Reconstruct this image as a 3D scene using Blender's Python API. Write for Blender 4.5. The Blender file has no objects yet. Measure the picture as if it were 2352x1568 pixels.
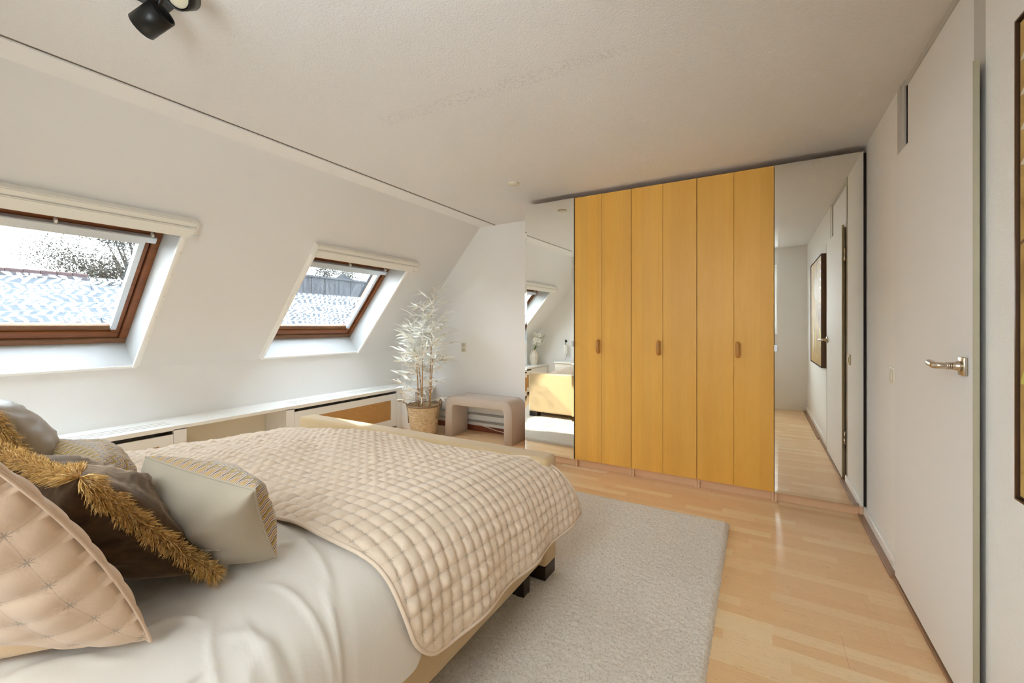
import bpy, bmesh, math, random
from mathutils import Vector, Matrix, noise
random.seed(7)
sc = bpy.context.scene
COL = sc.collection
PI = math.pi

# ------------------------------------------------------------ camera
CH = 1.23
cam_d = bpy.data.cameras.new('camera')
cam = bpy.data.objects.new('camera', cam_d)
COL.objects.link(cam)
cam.location = (0, 0, CH)
cam.rotation_euler = (PI/2, 0, math.radians(30.23))
cam_d.sensor_width = 36.0
cam_d.lens = 977/2352*36.0
cam_d.shift_y = -(750-784)/2352*-1
cam_d.clip_start = 0.02
cam_d.clip_end = 300
sc.camera = cam

# ------------------------------------------------------------ world, sun, exposure
sc.view_settings.view_transform = 'Standard'
sc.view_settings.look = 'None'
sc.view_settings.gamma = 1.0
sc.view_settings.exposure = 0.27
sc.view_settings.use_curve_mapping = False
SKY = 14.5
w = bpy.data.worlds.new('sky')
sc.world = w
w.use_nodes = True
bg = w.node_tree.nodes['Background']
bg.inputs[0].default_value = (0.90, 0.95, 1.0, 1)
bg.inputs[1].default_value = SKY
sun_d = bpy.data.lights.new('sun', 'SUN')
sun_d.energy = 15.0
sun_d.color = (1.0, 0.90, 0.76)
sun_d.angle = math.radians(1.5)
sun = bpy.data.objects.new('sun', sun_d)
COL.objects.link(sun)
sun.rotation_euler = Vector((1.0, -0.40, -0.81)).to_track_quat('-Z', 'Y').to_euler()
sun.location = (-6, 3, 6)
sc.cycles.max_bounces = 14
sc.cycles.diffuse_bounces = 8
sc.cycles.glossy_bounces = 5
sc.cycles.transmission_bounces = 6
sc.cycles.transparent_max_bounces = 16
sc.cycles.sample_clamp_indirect = 12.0
sc.cycles.caustics_reflective = False
sc.cycles.caustics_refractive = False


# ------------------------------------------------------------ materials
def srgb(r, g, b):
    f = lambda c: c/12.92 if c <= .04045 else ((c+.055)/1.055)**2.4
    return (f(r/255), f(g/255), f(b/255), 1)


class NT:
    def __init__(s, m):
        s.t = m.node_tree
        s.n = s.t.nodes
        s.bsdf = s.n['Principled BSDF']

    def new(s, typ, **k):
        x = s.n.new(typ)
        for a, b in k.items():
            setattr(x, a, b)
        return x

    def link(s, a, b):
        s.t.links.new(a, b)

    def put(s, sock, v):
        if hasattr(v, 'is_output') or isinstance(v, bpy.types.NodeSocket):
            s.link(v, sock)
        else:
            sock.default_value = v

    def m(s, op, a, b=0.0, c=0.0):
        x = s.new('ShaderNodeMath', operation=op)
        s.put(x.inputs[0], a)
        s.put(x.inputs[1], b)
        s.put(x.inputs[2], c)
        return x.outputs[0]

    def mix(s, f, a, b):
        x = s.new('ShaderNodeMix', data_type='RGBA')
        s.put(x.inputs['Factor'], f)
        s.put(x.inputs['A'], a) if False else s.put(x.inputs[6], a)
        s.put(x.inputs[7], b)
        return x.outputs[2]

    def noise(s, vec, scale, detail=3, rough=.55, dist=0.0):
        x = s.new('ShaderNodeTexNoise')
        x.inputs['Scale'].default_value = scale
        x.inputs['Detail'].default_value = detail
        x.inputs['Roughness'].default_value = rough
        x.inputs['Distortion'].default_value = dist
        s.link(vec, x.inputs['Vector'])
        return x.outputs['Fac']

    def obj(s):
        return s.new('ShaderNodeTexCoord').outputs['Object']

    def uv(s):
        return s.new('ShaderNodeTexCoord').outputs['UV']

    def scale(s, vec, v):
        x = s.new('ShaderNodeMapping')
        x.inputs['Scale'].default_value = v
        s.link(vec, x.inputs['Vector'])
        return x.outputs['Vector']

    def sep(s, vec):
        x = s.new('ShaderNodeSeparateXYZ')
        s.link(vec, x.inputs[0])
        return x.outputs

    def comb(s, a, b, c=0.0):
        x = s.new('ShaderNodeCombineXYZ')
        for i, v in enumerate((a, b, c)):
            s.put(x.inputs[i], v)
        return x.outputs[0]

    def bump(s, h, strength, dist=.002, normal=None):
        x = s.new('ShaderNodeBump')
        x.inputs['Strength'].default_value = strength
        x.inputs['Distance'].default_value = dist
        s.link(h, x.inputs['Height'])
        if normal is not None:
            s.link(normal, x.inputs['Normal'])
        s.link(x.outputs[0], s.bsdf.inputs['Normal'])
        return x.outputs[0]

    def ramp(s, f, stops, interp='LINEAR'):
        x = s.new('ShaderNodeValToRGB')
        x.color_ramp.interpolation = interp
        e = x.color_ramp.elements
        e[0].position, e[0].color = stops[0]
        e[1].position, e[1].color = stops[1]
        for p, c in stops[2:]:
            q = e.new(p)
            q.color = c
        s.put(x.inputs[0], f)
        return x.outputs[0]


def mat(name, col, rough=.6, metal=0.0, spec=None, sheen=0.0):
    m = bpy.data.materials.new(name)
    m.use_nodes = True
    b = m.node_tree.nodes['Principled BSDF']
    b.inputs['Base Color'].default_value = col
    b.inputs['Roughness'].default_value = rough
    b.inputs['Metallic'].default_value = metal
    if spec is not None:
        b.inputs['Specular IOR Level'].default_value = spec
    if sheen:
        b.inputs['Sheen Weight'].default_value = sheen
    m.diffuse_color = col
    return m


M = {}


def plaster(name, col, scale=260, strength=.35, dist=.0012, vary=.03):
    m = mat(name, col, .85, spec=.2)
    n = NT(m)
    o = n.obj()
    h = n.noise(o, scale, 4, .6)
    n.bump(h, strength, dist)
    big = n.noise(o, 1.3, 3)
    c2 = tuple(x*(1-vary*2) for x in col[:3])+(1,)
    n.link(n.mix(big, col, c2), n.bsdf.inputs['Base Color'])
    return m


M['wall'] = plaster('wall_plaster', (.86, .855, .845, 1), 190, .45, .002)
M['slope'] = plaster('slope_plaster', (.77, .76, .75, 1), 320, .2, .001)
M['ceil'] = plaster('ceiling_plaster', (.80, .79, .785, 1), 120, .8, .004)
M['spack'] = plaster('door_wall_plaster', (.865, .85, .815, 1), 150, .6, .004)
M['white'] = mat('white_paint', (.84, .84, .835, 1), .4)
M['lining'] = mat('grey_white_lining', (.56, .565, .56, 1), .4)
M['whitegloss'] = mat('white_lacquer', (.87, .86, .83, 1), .28)
M['door'] = mat('door_white', (.80, .785, .765, 1), .62, spec=.25)
M['edge'] = mat('door_edge_cream', (.42, .38, .27, 1), .5)
M['grey'] = mat('grey_frame', (.52, .50, .46, 1), .5)
M['alu'] = mat('brushed_aluminium', (.62, .66, .70, 1), .35, .5)
M['blindwhite'] = mat('cassette_white', (.78, .76, .70, 1), .35)
M['black'] = mat('black', (.01, .01, .01, 1), .6)
M['dark'] = mat('dark_gap', (.03, .02, .015, 1), .8)
M['lampblack'] = mat('lamp_black', (.012, .011, .010, 1), .38, .3)
M['lampplate'] = mat('lamp_plate', (.05, .052, .055, 1), .4, .6)
M['lens'] = mat('lamp_lens', (.62, .55, .40, 1), .15)
M['nickel'] = mat('satin_nickel', (.62, .54, .43, 1), .25, 1.0)
M['legdark'] = mat('wenge_leg', (.022, .012, .008, 1), .35)
M['plastic'] = mat('cream_plastic', (.72, .67, .55, 1), .4)
M['pipe'] = mat('painted_pipe', (.30, .30, .28, 1), .45)
M['cable'] = mat('white_cable', (.8, .76, .68, 1), .5)
M['redwood'] = mat('red_wood_skirting', (.18, .045, .02, 1), .45)
M['radiator'] = mat('radiator_enamel', (.35, .34, .32, 1), .5)
M['mirror'] = mat('mirror_silver', (.90, .915, .89, 1), .0, 1.0)
M['mirroredge'] = mat('mirror_edge', (.30, .34, .30, 1), .2, .6)
M['ceramic'] = mat('pale_ceramic', (.72, .66, .56, 1), .4)
M['petal'] = mat('white_petal', (.85, .85, .80, 1), .6)
M['stemgreen'] = mat('green_stem', (.18, .28, .06, 1), .6)
M['yellow'] = mat('yellow_centre', (.75, .38, .03, 1), .6)
M['thread'] = mat('grey_thread', (.3, .27, .24, 1), .7)


def glass():
    m = bpy.data.materials.new('window_glass')
    m.use_nodes = True
    t = m.node_tree
    t.nodes.clear()
    o = t.nodes.new('ShaderNodeOutputMaterial')
    mx = t.nodes.new('ShaderNodeMixShader')
    a = t.nodes.new('ShaderNodeBsdfTransparent')
    a.inputs[0].default_value = (.93, .96, .96, 1)
    g = t.nodes.new('ShaderNodeBsdfGlossy')
    g.inputs['Roughness'].default_value = 0.0
    mx.inputs[0].default_value = .05
    t.links.new(a.outputs[0], mx.inputs[1])
    t.links.new(g.outputs[0], mx.inputs[2])
    t.links.new(mx.outputs[0], o.inputs[0])
    return m


def film(name, transp, col, tcol):
    """thin window film: part clear, part diffuse / translucent"""
    m = bpy.data.materials.new(name)
    m.use_nodes = True
    t = m.node_tree
    t.nodes.clear()
    o = t.nodes.new('ShaderNodeOutputMaterial')
    mx = t.nodes.new('ShaderNodeMixShader')
    mx2 = t.nodes.new('ShaderNodeMixShader')
    a = t.nodes.new('ShaderNodeBsdfTransparent')
    a.inputs[0].default_value = tcol
    d = t.nodes.new('ShaderNodeBsdfDiffuse')
    d.inputs[0].default_value = col
    tr = t.nodes.new('ShaderNodeBsdfTranslucent')
    tr.inputs[0].default_value = col
    mx2.inputs[0].default_value = .6
    t.links.new(d.outputs[0], mx2.inputs[1])
    t.links.new(tr.outputs[0], mx2.inputs[2])
    mx.inputs[0].default_value = transp
    t.links.new(mx2.outputs[0], mx.inputs[1])
    t.links.new(a.outputs[0], mx.inputs[2])
    t.links.new(mx.outputs[0], o.inputs[0])
    return m


M['glass'] = glass()
M['filmbase'] = film('frosted_film', .985, (.7, .8, .9, 1), (.93, .96, 1, 1))
M['filmleaf'] = film('film_leaf_print', .45, (.85, .9, .92, 1), (.9, .9, .9, 1))


def wood(name, c1, c2, axis=2, rough=.4, grain=14, stretch=.04, spec=.4, knots=False):
    m = mat(name, c1, rough, spec=spec)
    n = NT(m)
    sc_ = [1, 1, 1]
    sc_[axis] = stretch
    o = n.scale(n.obj(), sc_)
    f1 = n.noise(o, grain, 4, .6, .4)
    f2 = n.noise(o, grain*9, 3, .7)
    f = n.m('ADD', n.m('MULTIPLY', f1, .65), n.m('MULTIPLY', f2, .35))
    col = n.ramp(f, [(.32, c1), (.68, c2)])
    n.link(col, n.bsdf.inputs['Base Color'])
    n.bump(f2, .08, .001)
    return m


M['maple'] = wood('honey_maple_veneer', (.82, .475, .105, 1), (.74, .385, .068, 1), 2, .42, 7, .10, .3)
# broad vertical veneer staves on the doors
_n = NT(M['maple'])
_x = _n.sep(_n.obj())[0]
_w = _n.new('ShaderNodeTexWhiteNoise', noise_dimensions='1D')
_n.link(_n.m('FLOOR', _n.m('MULTIPLY', _x, 13.3)), _w.inputs['W'])
_old = _n.bsdf.inputs['Base Color'].links[0].from_socket
_n.link(_n.mix(_n.m('MULTIPLY', _w.outputs['Value'], .38), _old, (.60, .33, .085, 1)), _n.bsdf.inputs['Base Color'])
M['plinth'] = wood('beech_plinth', (.76, .53, .34, 1), (.70, .46, .28, 1), 0, .45, 8, .08)
M['socketgrey'] = mat('socket_grey', (.50, .46, .38, 1), .5)
M['lipgap'] = mat('lip_joint', (.16, .13, .10, 1), .8)
M['handlewood'] = wood('handle_wood', (.50, .24, .065, 1), (.42, .19, .05, 1), 2, .35, 20, .2)
M['oak'] = wood('oak_threshold', (.36, .21, .12, 1), (.26, .145, .08, 1), 1, .45, 16, .05)
M['pine'] = wood('lacquered_pine', (.27, .085, .020, 1), (.14, .042, .012, 1), 1, .32, 12, .10)
M['pineworn'] = wood('worn_pine', (.30, .14, .06, 1), (.12, .06, .035, 1), 1, .6, 26, .12)
M['pinev'] = wood('lacquered_pine_upright', (.27, .085, .020, 1), (.15, .045, .012, 1), 2, .32, 12, .2)


def laminate():
    m = mat('maple_laminate', (.6, .4, .22, 1), .30, spec=.45)
    n = NT(m)
    o = n.obj()
    X, Y, Z = n.sep(o)
    row = n.m('FLOOR', n.m('DIVIDE', Y, .0643))
    wr = n.new('ShaderNodeTexWhiteNoise', noise_dimensions='1D')
    n.link(row, wr.inputs['W'])
    xs = n.m('DIVIDE', n.m('ADD', X, n.m('MULTIPLY', wr.outputs['Value'], 3.7)), .41)
    colm = n.m('FLOOR', xs)
    wc = n.new('ShaderNodeTexWhiteNoise', noise_dimensions='2D')
    n.link(n.comb(row, colm), wc.inputs['Vector'])
    tone = wc.outputs['Value']
    base = n.ramp(tone, [(0, (.81, .53, .285, 1)), (.55, (.84, .57, .315, 1)), (.85, (.87, .63, .37, 1)), (1, (.90, .70, .44, 1))])
    # grain, offset per stave
    off = n.m('MULTIPLY', tone, 40)
    gv = n.comb(n.m('MULTIPLY', X, 1.3), n.m('ADD', n.m('MULTIPLY', Y, 11), off), off)
    g1 = n.noise(gv, 2.6, 4, .6, 1.6)
    g2 = n.noise(n.comb(n.m('MULTIPLY', X, 3), n.m('MULTIPLY', Y, 120), off), 3, 3, .6)
    band = n.m('ABSOLUTE', n.m('SUBTRACT', n.m('FRACT', n.m('MULTIPLY', g1, 7)), .5))
    line = n.m('LESS_THAN', band, .035)
    c = n.mix(n.m('MULTIPLY', line, .28), base, (.33, .17, .07, 1))
    c = n.mix(n.m('MULTIPLY', n.m('SUBTRACT', g2, .35), .35), c, (.40, .22, .10, 1))
    n.link(c, n.bsdf.inputs['Base Color'])
    n.bump(g2, .04, .0006)
    return m


M['laminate'] = laminate()


def cloth(name, col, weave=900, strength=.15, rough=.9, sheen=.3, vary=.06, wrinkle=0.0):
    m = mat(name, col, rough, spec=.15, sheen=sheen)
    n = NT(m)
    o = n.obj()
    h = n.noise(o, weave, 2, .5)
    if wrinkle:
        w1 = n.noise(o, 9, 4, .55, 1.2)
        b1 = n.bump(w1, wrinkle, .03)
        n.bump(h, strength, .0008, b1)
    else:
        n.bump(h, strength, .0008)
    big = n.noise(o, 6, 3)
    c2 = tuple(x*(1-vary*2) for x in col[:3])+(1,)
    n.link(n.mix(big, col, c2), n.bsdf.inputs['Base Color'])
    return m


M['duvet'] = cloth('white_cotton', (.70, .655, .59, 1), 1400, .06, .85, .1, .02, .07)
M['bedfab'] = cloth('mustard_beige_upholstery', (.63, .465, .265, 1), 1200, .5, .9, .3, .05)
M['bench'] = cloth('taupe_wool', (.52, .435, .365, 1), 500, .5, .95, .4, .05)
M['linen'] = cloth('beige_linen', (.46, .395, .30, 1), 1200, .35, .95, .2, .06)
M['satin'] = cloth('taupe_satin', (.34, .27, .19, 1), 900, .05, .38, .2, .05)
M['tanpillow'] = cloth('tan_sateen', (.66, .47, .29, 1), 1200, .06, .7, .2, .03, .1)


def velvet():
    m = mat('brown_velvet', (.045, .026, .014, 1), .7, spec=.2)
    b = m.node_tree.nodes['Principled BSDF']
    b.inputs['Sheen Weight'].default_value = .75
    b.inputs['Sheen Roughness'].default_value = .35
    b.inputs['Sheen Tint'].default_value = (.55, .40, .27, 1)
    n = NT(m)
    o = n.obj()
    f = n.noise(o, 14, 4, .6, 1.0)
    n.link(n.ramp(f, [(.35, (.040, .020, .009, 1)), (.7, (.11, .065, .032, 1))]), n.bsdf.inputs['Base Color'])
    n.bump(n.noise(o, 8, 3, .5, 1.0), .3, .02)
    return m


M['velvet'] = velvet()


def quiltmat(name, cell, star, col, thr, lw, celly=None):
    m = mat(name, col, .85, spec=.15, sheen=.25)
    n = NT(m)
    U, V, _ = n.sep(n.uv())
    def fr(a, cell):
        return n.m('MULTIPLY', n.m('SUBTRACT', n.m('FRACT', n.m('ADD', n.m('DIVIDE', a, cell), .5)), .5), cell)
    p, q = fr(U, cell), fr(V, celly or cell)
    ap, aq = n.m('ABSOLUTE', p), n.m('ABSOLUTE', q)
    s1 = n.m('MULTIPLY', n.m('LESS_THAN', ap, lw), n.m('LESS_THAN', aq, star))
    s2 = n.m('MULTIPLY', n.m('LESS_THAN', aq, lw), n.m('LESS_THAN', ap, star))
    dd = n.m('LESS_THAN', n.m('ABSOLUTE', n.m('SUBTRACT', ap, aq)), lw*1.3)
    s3 = n.m('MULTIPLY', dd, n.m('LESS_THAN', n.m('ADD', ap, aq), star*1.25))
    f = n.m('MAXIMUM', n.m('MAXIMUM', s1, s2), s3)
    ln = n.m('LESS_THAN', n.m('MINIMUM', ap, aq), lw*.7)
    c = n.mix(n.m('MULTIPLY', ln, .35), col, tuple(x*.55 for x in col[:3])+(1,))
    c = n.mix(n.m('MULTIPLY', f, .5), c, thr)
    n.link(c, n.bsdf.inputs['Base Color'])
    # puckers running out of the stitches
    o = n.obj()
    rad = n.m('SUBTRACT', 1.0, n.m('MULTIPLY', n.m('SQRT', n.m('ADD', n.m('MULTIPLY', p, p), n.m('MULTIPLY', q, q))), 1/(cell*.55)))
    pk = n.m('MULTIPLY', n.noise(o, 130, 2, .5), n.m('MAXIMUM', rad, 0.0))
    b1 = n.bump(pk, .5, .004)
    n.bump(n.noise(o, 1500, 2), .06, .0006, b1)
    return m


QC = .0515
QCY = .0450
M['quilt'] = quiltmat('peach_beige_quilt', QC, .0095, (.76, .625, .49, 1), (.27, .23, .19, 1), .0009, QCY)
M['sham'] = quiltmat('peach_beige_sham', .062, .009, (.72, .545, .40, 1), (.26, .23, .20, 1), .0009)


def zigzag():
    m = mat('zigzag_knit', (.6, .5, .4, 1), .9, spec=.1, sheen=.3)
    n = NT(m)
    U, V, _ = n.sep(n.uv())
    z = n.m('ABSOLUTE', n.m('SUBTRACT', n.m('FRACT', n.m('DIVIDE', U, .034)), .5))
    y = n.m('ADD', n.m('DIVIDE', V, .052), n.m('MULTIPLY', z, .75))
    f = n.m('FRACT', y)
    BG = (.62, .50, .38, 1); DK = (.06, .06, .075, 1); MU = (.42, .27, .055, 1); PK = (.66, .42, .27, 1)
    c = n.ramp(f, [(0, DK), (.07, BG), (.15, DK), (.21, BG), (.29, MU), (.52, DK), (.58, BG), (.68, DK), (.73, PK), (.80, MU), (.9, BG)], 'CONSTANT')
    n.link(c, n.bsdf.inputs['Base Color'])
    n.bump(n.noise(n.obj(), 500, 2), .4, .001)
    return m


M['zigzag'] = zigzag()


def fringemat():
    m = mat('ochre_fringe', (.42, .24, .06, 1), .55, spec=.3, sheen=.3)
    n = NT(m)
    f = n.noise(n.obj(), 130, 3, .8)
    n.link(n.ramp(f, [(.3, (.30, .14, .022, 1)), (.5, (.64, .38, .10, 1)), (.68, (.86, .64, .32, 1))]), n.bsdf.inputs['Base Color'])
    return m


M['fringe'] = fringemat()


def rugmat():
    m = mat('cream_shag', (.80, .72, .62, 1), .98, spec=.05, sheen=.3)
    n = NT(m)
    o = n.obj()
    a = n.noise(o, 110, 3, .65)
    b = n.noise(o, 2.2, 2)
    c = n.ramp(a, [(.28, (.55, .45, .34, 1)), (.46, (.84, .765, .665, 1)), (.75, (.90, .86, .79, 1))])
    n.link(n.mix(n.m('MULTIPLY', b, .25), c, (.74, .66, .56, 1)), n.bsdf.inputs['Base Color'])
    n.bump(n.noise(o, 240, 3, .7), .7, .006)
    return m


M['rug'] = rugmat()


def canemat():
    m = mat('woven_cane', (.42, .21, .06, 1), .6)
    n = NT(m)
    X, Y, Z = n.sep(n.obj())
    c = .0125
    p = n.m('ABSOLUTE', n.m('SUBTRACT', n.m('FRACT', n.m('DIVIDE', Y, c)), .5))
    q = n.m('ABSOLUTE', n.m('SUBTRACT', n.m('FRACT', n.m('DIVIDE', Z, c)), .5))
    hole = n.m('LESS_THAN', n.m('ADD', n.m('MULTIPLY', p, p), n.m('MULTIPLY', q, q)), .055)
    v = n.noise(n.obj(), 60, 2)
    base = n.ramp(v, [(.3, (.50, .26, .075, 1)), (.7, (.66, .38, .14, 1))])
    n.link(n.mix(hole, base, (.10, .04, .012, 1)), n.bsdf.inputs['Base Color'])
    n.bump(n.m('SUBTRACT', 1.0, hole), .6, .002)
    return m


M['cane'] = canemat()


def seagrass():
    m = mat('seagrass_weave', (.6, .46, .28, 1), .85, spec=.15)
    n = NT(m)
    o = n.obj()
    s = n.noise(n.scale(o, (1, 1, 4)), 26, 4, .65)
    n.link(n.ramp(s, [(.3, (.33, .21, .10, 1)), (.48, (.62, .47, .29, 1)), (.75, (.76, .63, .43, 1))]), n.bsdf.inputs['Base Color'])
    n.bump(s, .6, .006)
    return m


M['seagrass'] = seagrass()
M['seagrassdark'] = mat('dark_seagrass', (.24, .15, .08, 1), .8)
M['bamboostem'] = mat('bamboo_stem', (.46, .25, .10, 1), .5)


def leafmat():
    m = mat('bleached_leaf', (.78, .76, .68, 1), .7, spec=.2)
    n = NT(m)
    f = n.noise(n.obj(), 7, 2)
    n.link(n.ramp(f, [(.3, (.78, .72, .58, 1)), (.5, (.88, .87, .82, 1)), (.8, (.90, .92, .92, 1))]), n.bsdf.inputs['Base Color'])
    n.bsdf.inputs['Subsurface Weight'].default_value = 0
    return m


M['leaf'] = leafmat()


def goldmat():
    m = mat('gold_canvas', (.45, .28, .08, 1), .5, spec=.4)
    n = NT(m)
    o = n.obj()
    a = n.noise(o, 5, 5, .65, 1.5)
    b = n.noise(n.scale(o, (1, 2, .6)), 45, 3, .6, 1)
    c = n.ramp(a, [(.30, (.22, .11, .03, 1)), (.45, (.42, .25, .07, 1)), (.6, (.52, .34, .10, 1)), (.78, (.60, .44, .15, 1))])
    n.link(n.mix(n.m('MULTIPLY', b, .35), c, (.62, .44, .17, 1)), n.bsdf.inputs['Base Color'])
    return m


M['gold'] = goldmat()
M['frameblack'] = mat('thin_black_frame', (.012, .008, .006, 1), .35)
M['framebrown'] = mat('bronze_frame_front', (.10, .055, .03, 1), .35, .4)
M['paintwhite'] = mat('bird_white', (.72, .66, .56, 1), .6)
M['paintbrown'] = mat('branch_brown', (.16, .08, .035, 1), .6)
M['paintyellow'] = mat('leaf_yellow', (.62, .58, .13, 1), .6)
# outside
M['panelgrey'] = mat('grey_cladding', (.030, .032, .036, 1), .9, spec=.1)
_n = NT(M['panelgrey'])
_s = _n.noise(_n.scale(_n.obj(), (3, 3, .35)), 3.0, 4, .6)
_n.link(_n.ramp(_s, [(.35, (.020, .021, .0235, 1)), (.65, (.034, .036, .041, 1))]), _n.bsdf.inputs['Base Color'])
M['rooftile'] = mat('roof_tile', (.022, .014, .016, 1), .8, spec=.1)
M['roofgrey'] = mat('slate_grey', (.012, .014, .018, 1), .8, spec=.1)
M['rooflight'] = mat('pale_roof_slope', (.036, .040, .047, 1), .9, spec=.1)
M['treeleaf'] = mat('olive_leaf', (.030, .030, .027, 1), .8, spec=.1)
M['treebark'] = mat('grey_bark', (.03, .026, .023, 1), .9)
M['street'] = mat('street_ground', (.06, .06, .06, 1), .9)


_n = NT(M['ceil'])
_x, _y, _z = _n.sep(_n.obj())
_ax, _ay, _bx, _by = (-1.869, 1.738, -0.486, 1.799)
_l = math.hypot(_bx-_ax, _by-_ay)
_ux, _uy = (_bx-_ax)/_l, (_by-_ay)/_l
_d = _n.m('ABSOLUTE', _n.m('ADD', _n.m('MULTIPLY', _x, -_uy), _n.m('SUBTRACT', _n.m('MULTIPLY', _y, _ux), -_uy*_ax+_ux*_ay)))
_t = _n.m('ADD', _n.m('MULTIPLY', _x, _ux), _n.m('SUBTRACT', _n.m('MULTIPLY', _y, _uy), _ux*_ax+_uy*_ay))
_band = _n.m('MULTIPLY', _n.m('LESS_THAN', _d, .05), _n.m('MULTIPLY', _n.m('GREATER_THAN', _t, 0.0), _n.m('LESS_THAN', _t, _l)))
_chip = _n.m('MULTIPLY', _band, _n.m('GREATER_THAN', _n.noise(_n.obj(), 70, 3, .7), .56))
_prev = _n.bsdf.inputs['Base Color'].links[0].from_socket
_n.link(_n.mix(_n.m('MULTIPLY', _chip, .22), _prev, (.45, .42, .38, 1)), _n.bsdf.inputs['Base Color'])
_b0 = _n.bsdf.inputs['Normal'].links[0].from_socket
_n.bump(_chip, .5, .002, _b0)

# ------------------------------------------------------------ geometry helpers
def mesh_obj(name, verts, faces, material, parent=None, smooth=False, uvs=None, kind=None):
    me = bpy.data.meshes.new(name)
    me.from_pydata([tuple(v) for v in verts], [], faces)
    me.materials.append(material)
    if smooth:
        me.polygons.foreach_set('use_smooth', [True]*len(me.polygons))
    if uvs is not None:
        l = me.uv_layers.new(name='UVMap')
        for p in me.polygons:
            for li in p.loop_indices:
                l.data[li].uv = uvs[me.loops[li].vertex_index]
    me.update()
    o = bpy.data.objects.new(name, me)
    COL.objects.link(o)
    if parent is not None:
        attach(o, parent)
    if kind:
        o['kind'] = kind
    return o


def world_loc(o):
    p = Vector(o.location)
    while o.parent:
        o = o.parent
        p = p + o.location
    return p


def attach(o, parent):
    o.parent = parent
    o.location = -world_loc(parent)


def bm_obj(name, bm, material, parent=None, smooth=False, kind=None):
    me = bpy.data.meshes.new(name)
    bm.normal_update()
    bm.to_mesh(me)
    bm.free()
    me.materials.append(material)
    if smooth:
        me.polygons.foreach_set('use_smooth', [True]*len(me.polygons))
    o = bpy.data.objects.new(name, me)
    COL.objects.link(o)
    if parent is not None:
        attach(o, parent)
    if kind:
        o['kind'] = kind
    return o


def add_box(bm, lo, hi, bev=0.0, seg=2):
    g = bmesh.ops.create_cube(bm, size=1.0)
    vs = g['verts']
    for v in vs:
        for i in range(3):
            v.co[i] = lo[i] + (v.co[i]+.5)*(hi[i]-lo[i])
    if bev:
        es = list({e for v in vs for e in v.link_edges})
        bmesh.ops.bevel(bm, geom=es, offset=bev, segments=seg, affect='EDGES', profile=.5)


def box(name, lo, hi, m, parent=None, bev=0.0, seg=2, smooth=False, kind=None):
    bm = bmesh.new()
    add_box(bm, lo, hi, bev, seg)
    return bm_obj(name, bm, m, parent, smooth, kind)


def add_hexa(bm, p8):
    """p8: 4 bottom + 4 top corner points"""
    v = [bm.verts.new(p) for p in p8]
    for f in ((3, 2, 1, 0), (4, 5, 6, 7), (0, 1, 5, 4), (1, 2, 6, 5), (2, 3, 7, 6), (3, 0, 4, 7)):
        bm.faces.new([v[i] for i in f])


def tube_geo(path, rad, seg=10, cap=True):
    vs, fs = [], []
    path = [Vector(p) for p in path]
    n = len(path)
    up = None
    for i, p in enumerate(path):
        t = (path[min(i+1, n-1)]-path[max(i-1, 0)]).normalized()
        if up is None:
            up = t.orthogonal().normalized()
        up = (up - t*up.dot(t)).normalized()
        sd = t.cross(up)
        r = rad[i] if isinstance(rad, (list, tuple)) else rad
        for k in range(seg):
            a = 2*PI*k/seg
            vs.append(p+up*math.cos(a)*r+sd*math.sin(a)*r)
    for i in range(n-1):
        for k in range(seg):
            a = i*seg+k
            b = i*seg+(k+1) % seg
            fs.append((a, b, b+seg, a+seg))
    if cap:
        fs.append(tuple(range(seg-1, -1, -1)))
        fs.append(tuple((n-1)*seg+k for k in range(seg)))
    return vs, fs


def tube(name, path, rad, m, parent=None, seg=10, smooth=True, kind=None):
    v, f = tube_geo(path, rad, seg)
    return mesh_obj(name, v, f, m, parent, smooth, kind=kind)


def lathe(name, prof, centre, m, parent=None, seg=40, smooth=True, axis=None, cap=False):
    """prof: list of (r, h) along the axis"""
    c = Vector(centre)
    ax = Vector(axis).normalized() if axis else Vector((0, 0, 1))
    u = ax.orthogonal().normalized()
    w_ = ax.cross(u)
    vs, fs = [], []
    for r, h in prof:
        for k in range(seg):
            a = 2*PI*k/seg
            vs.append(c+ax*h+u*math.cos(a)*r+w_*math.sin(a)*r)
    for i in range(len(prof)-1):
        for k in range(seg):
            a = i*seg+k
            b = i*seg+(k+1) % seg
            fs.append((a, b, b+seg, a+seg))
    if cap:
        fs.append(tuple(range(seg-1, -1, -1)))
        fs.append(tuple((len(prof)-1)*seg+k for k in range(seg)))
    return mesh_obj(name, vs, fs, m, parent, smooth)


def root(name, loc, label=None, cat=None, group=None, kind=None):
    o = bpy.data.objects.new(name, None)
    o.empty_display_size = .1
    COL.objects.link(o)
    o.location = loc
    tag(o, label, cat, group, kind)
    return o


def tag(o, label=None, cat=None, group=None, kind=None):
    if label: o['label'] = label
    if cat: o['category'] = cat
    if group: o['group'] = group
    if kind: o['kind'] = kind
    return o


def join_geo(parts):
    V, F = [], []
    for v, f in parts:
        k = len(V)
        V += list(v)
        F += [tuple(i+k for i in q) for q in f]
    return V, F


# ------------------------------------------------------------ room dimensions
XR = .595          # right wall
ZC = 2.405         # ceiling
YB = 4.15          # far wall
YN = -.48          # wall behind the camera
A = Vector((-2.855, 0, ZC))
B = Vector((-4.13, 0, .918))
T = (B-A).normalized()
N = Vector((-T.z, 0, T.x))
if N.x < 0: N = -N
YH = Vector((0, 1, 0))


def S(s, y, off=0.0):
    """point on the sloping wall: s down from the ceiling edge, y along, off outward"""
    return A+T*s+YH*y-N*off


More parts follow.
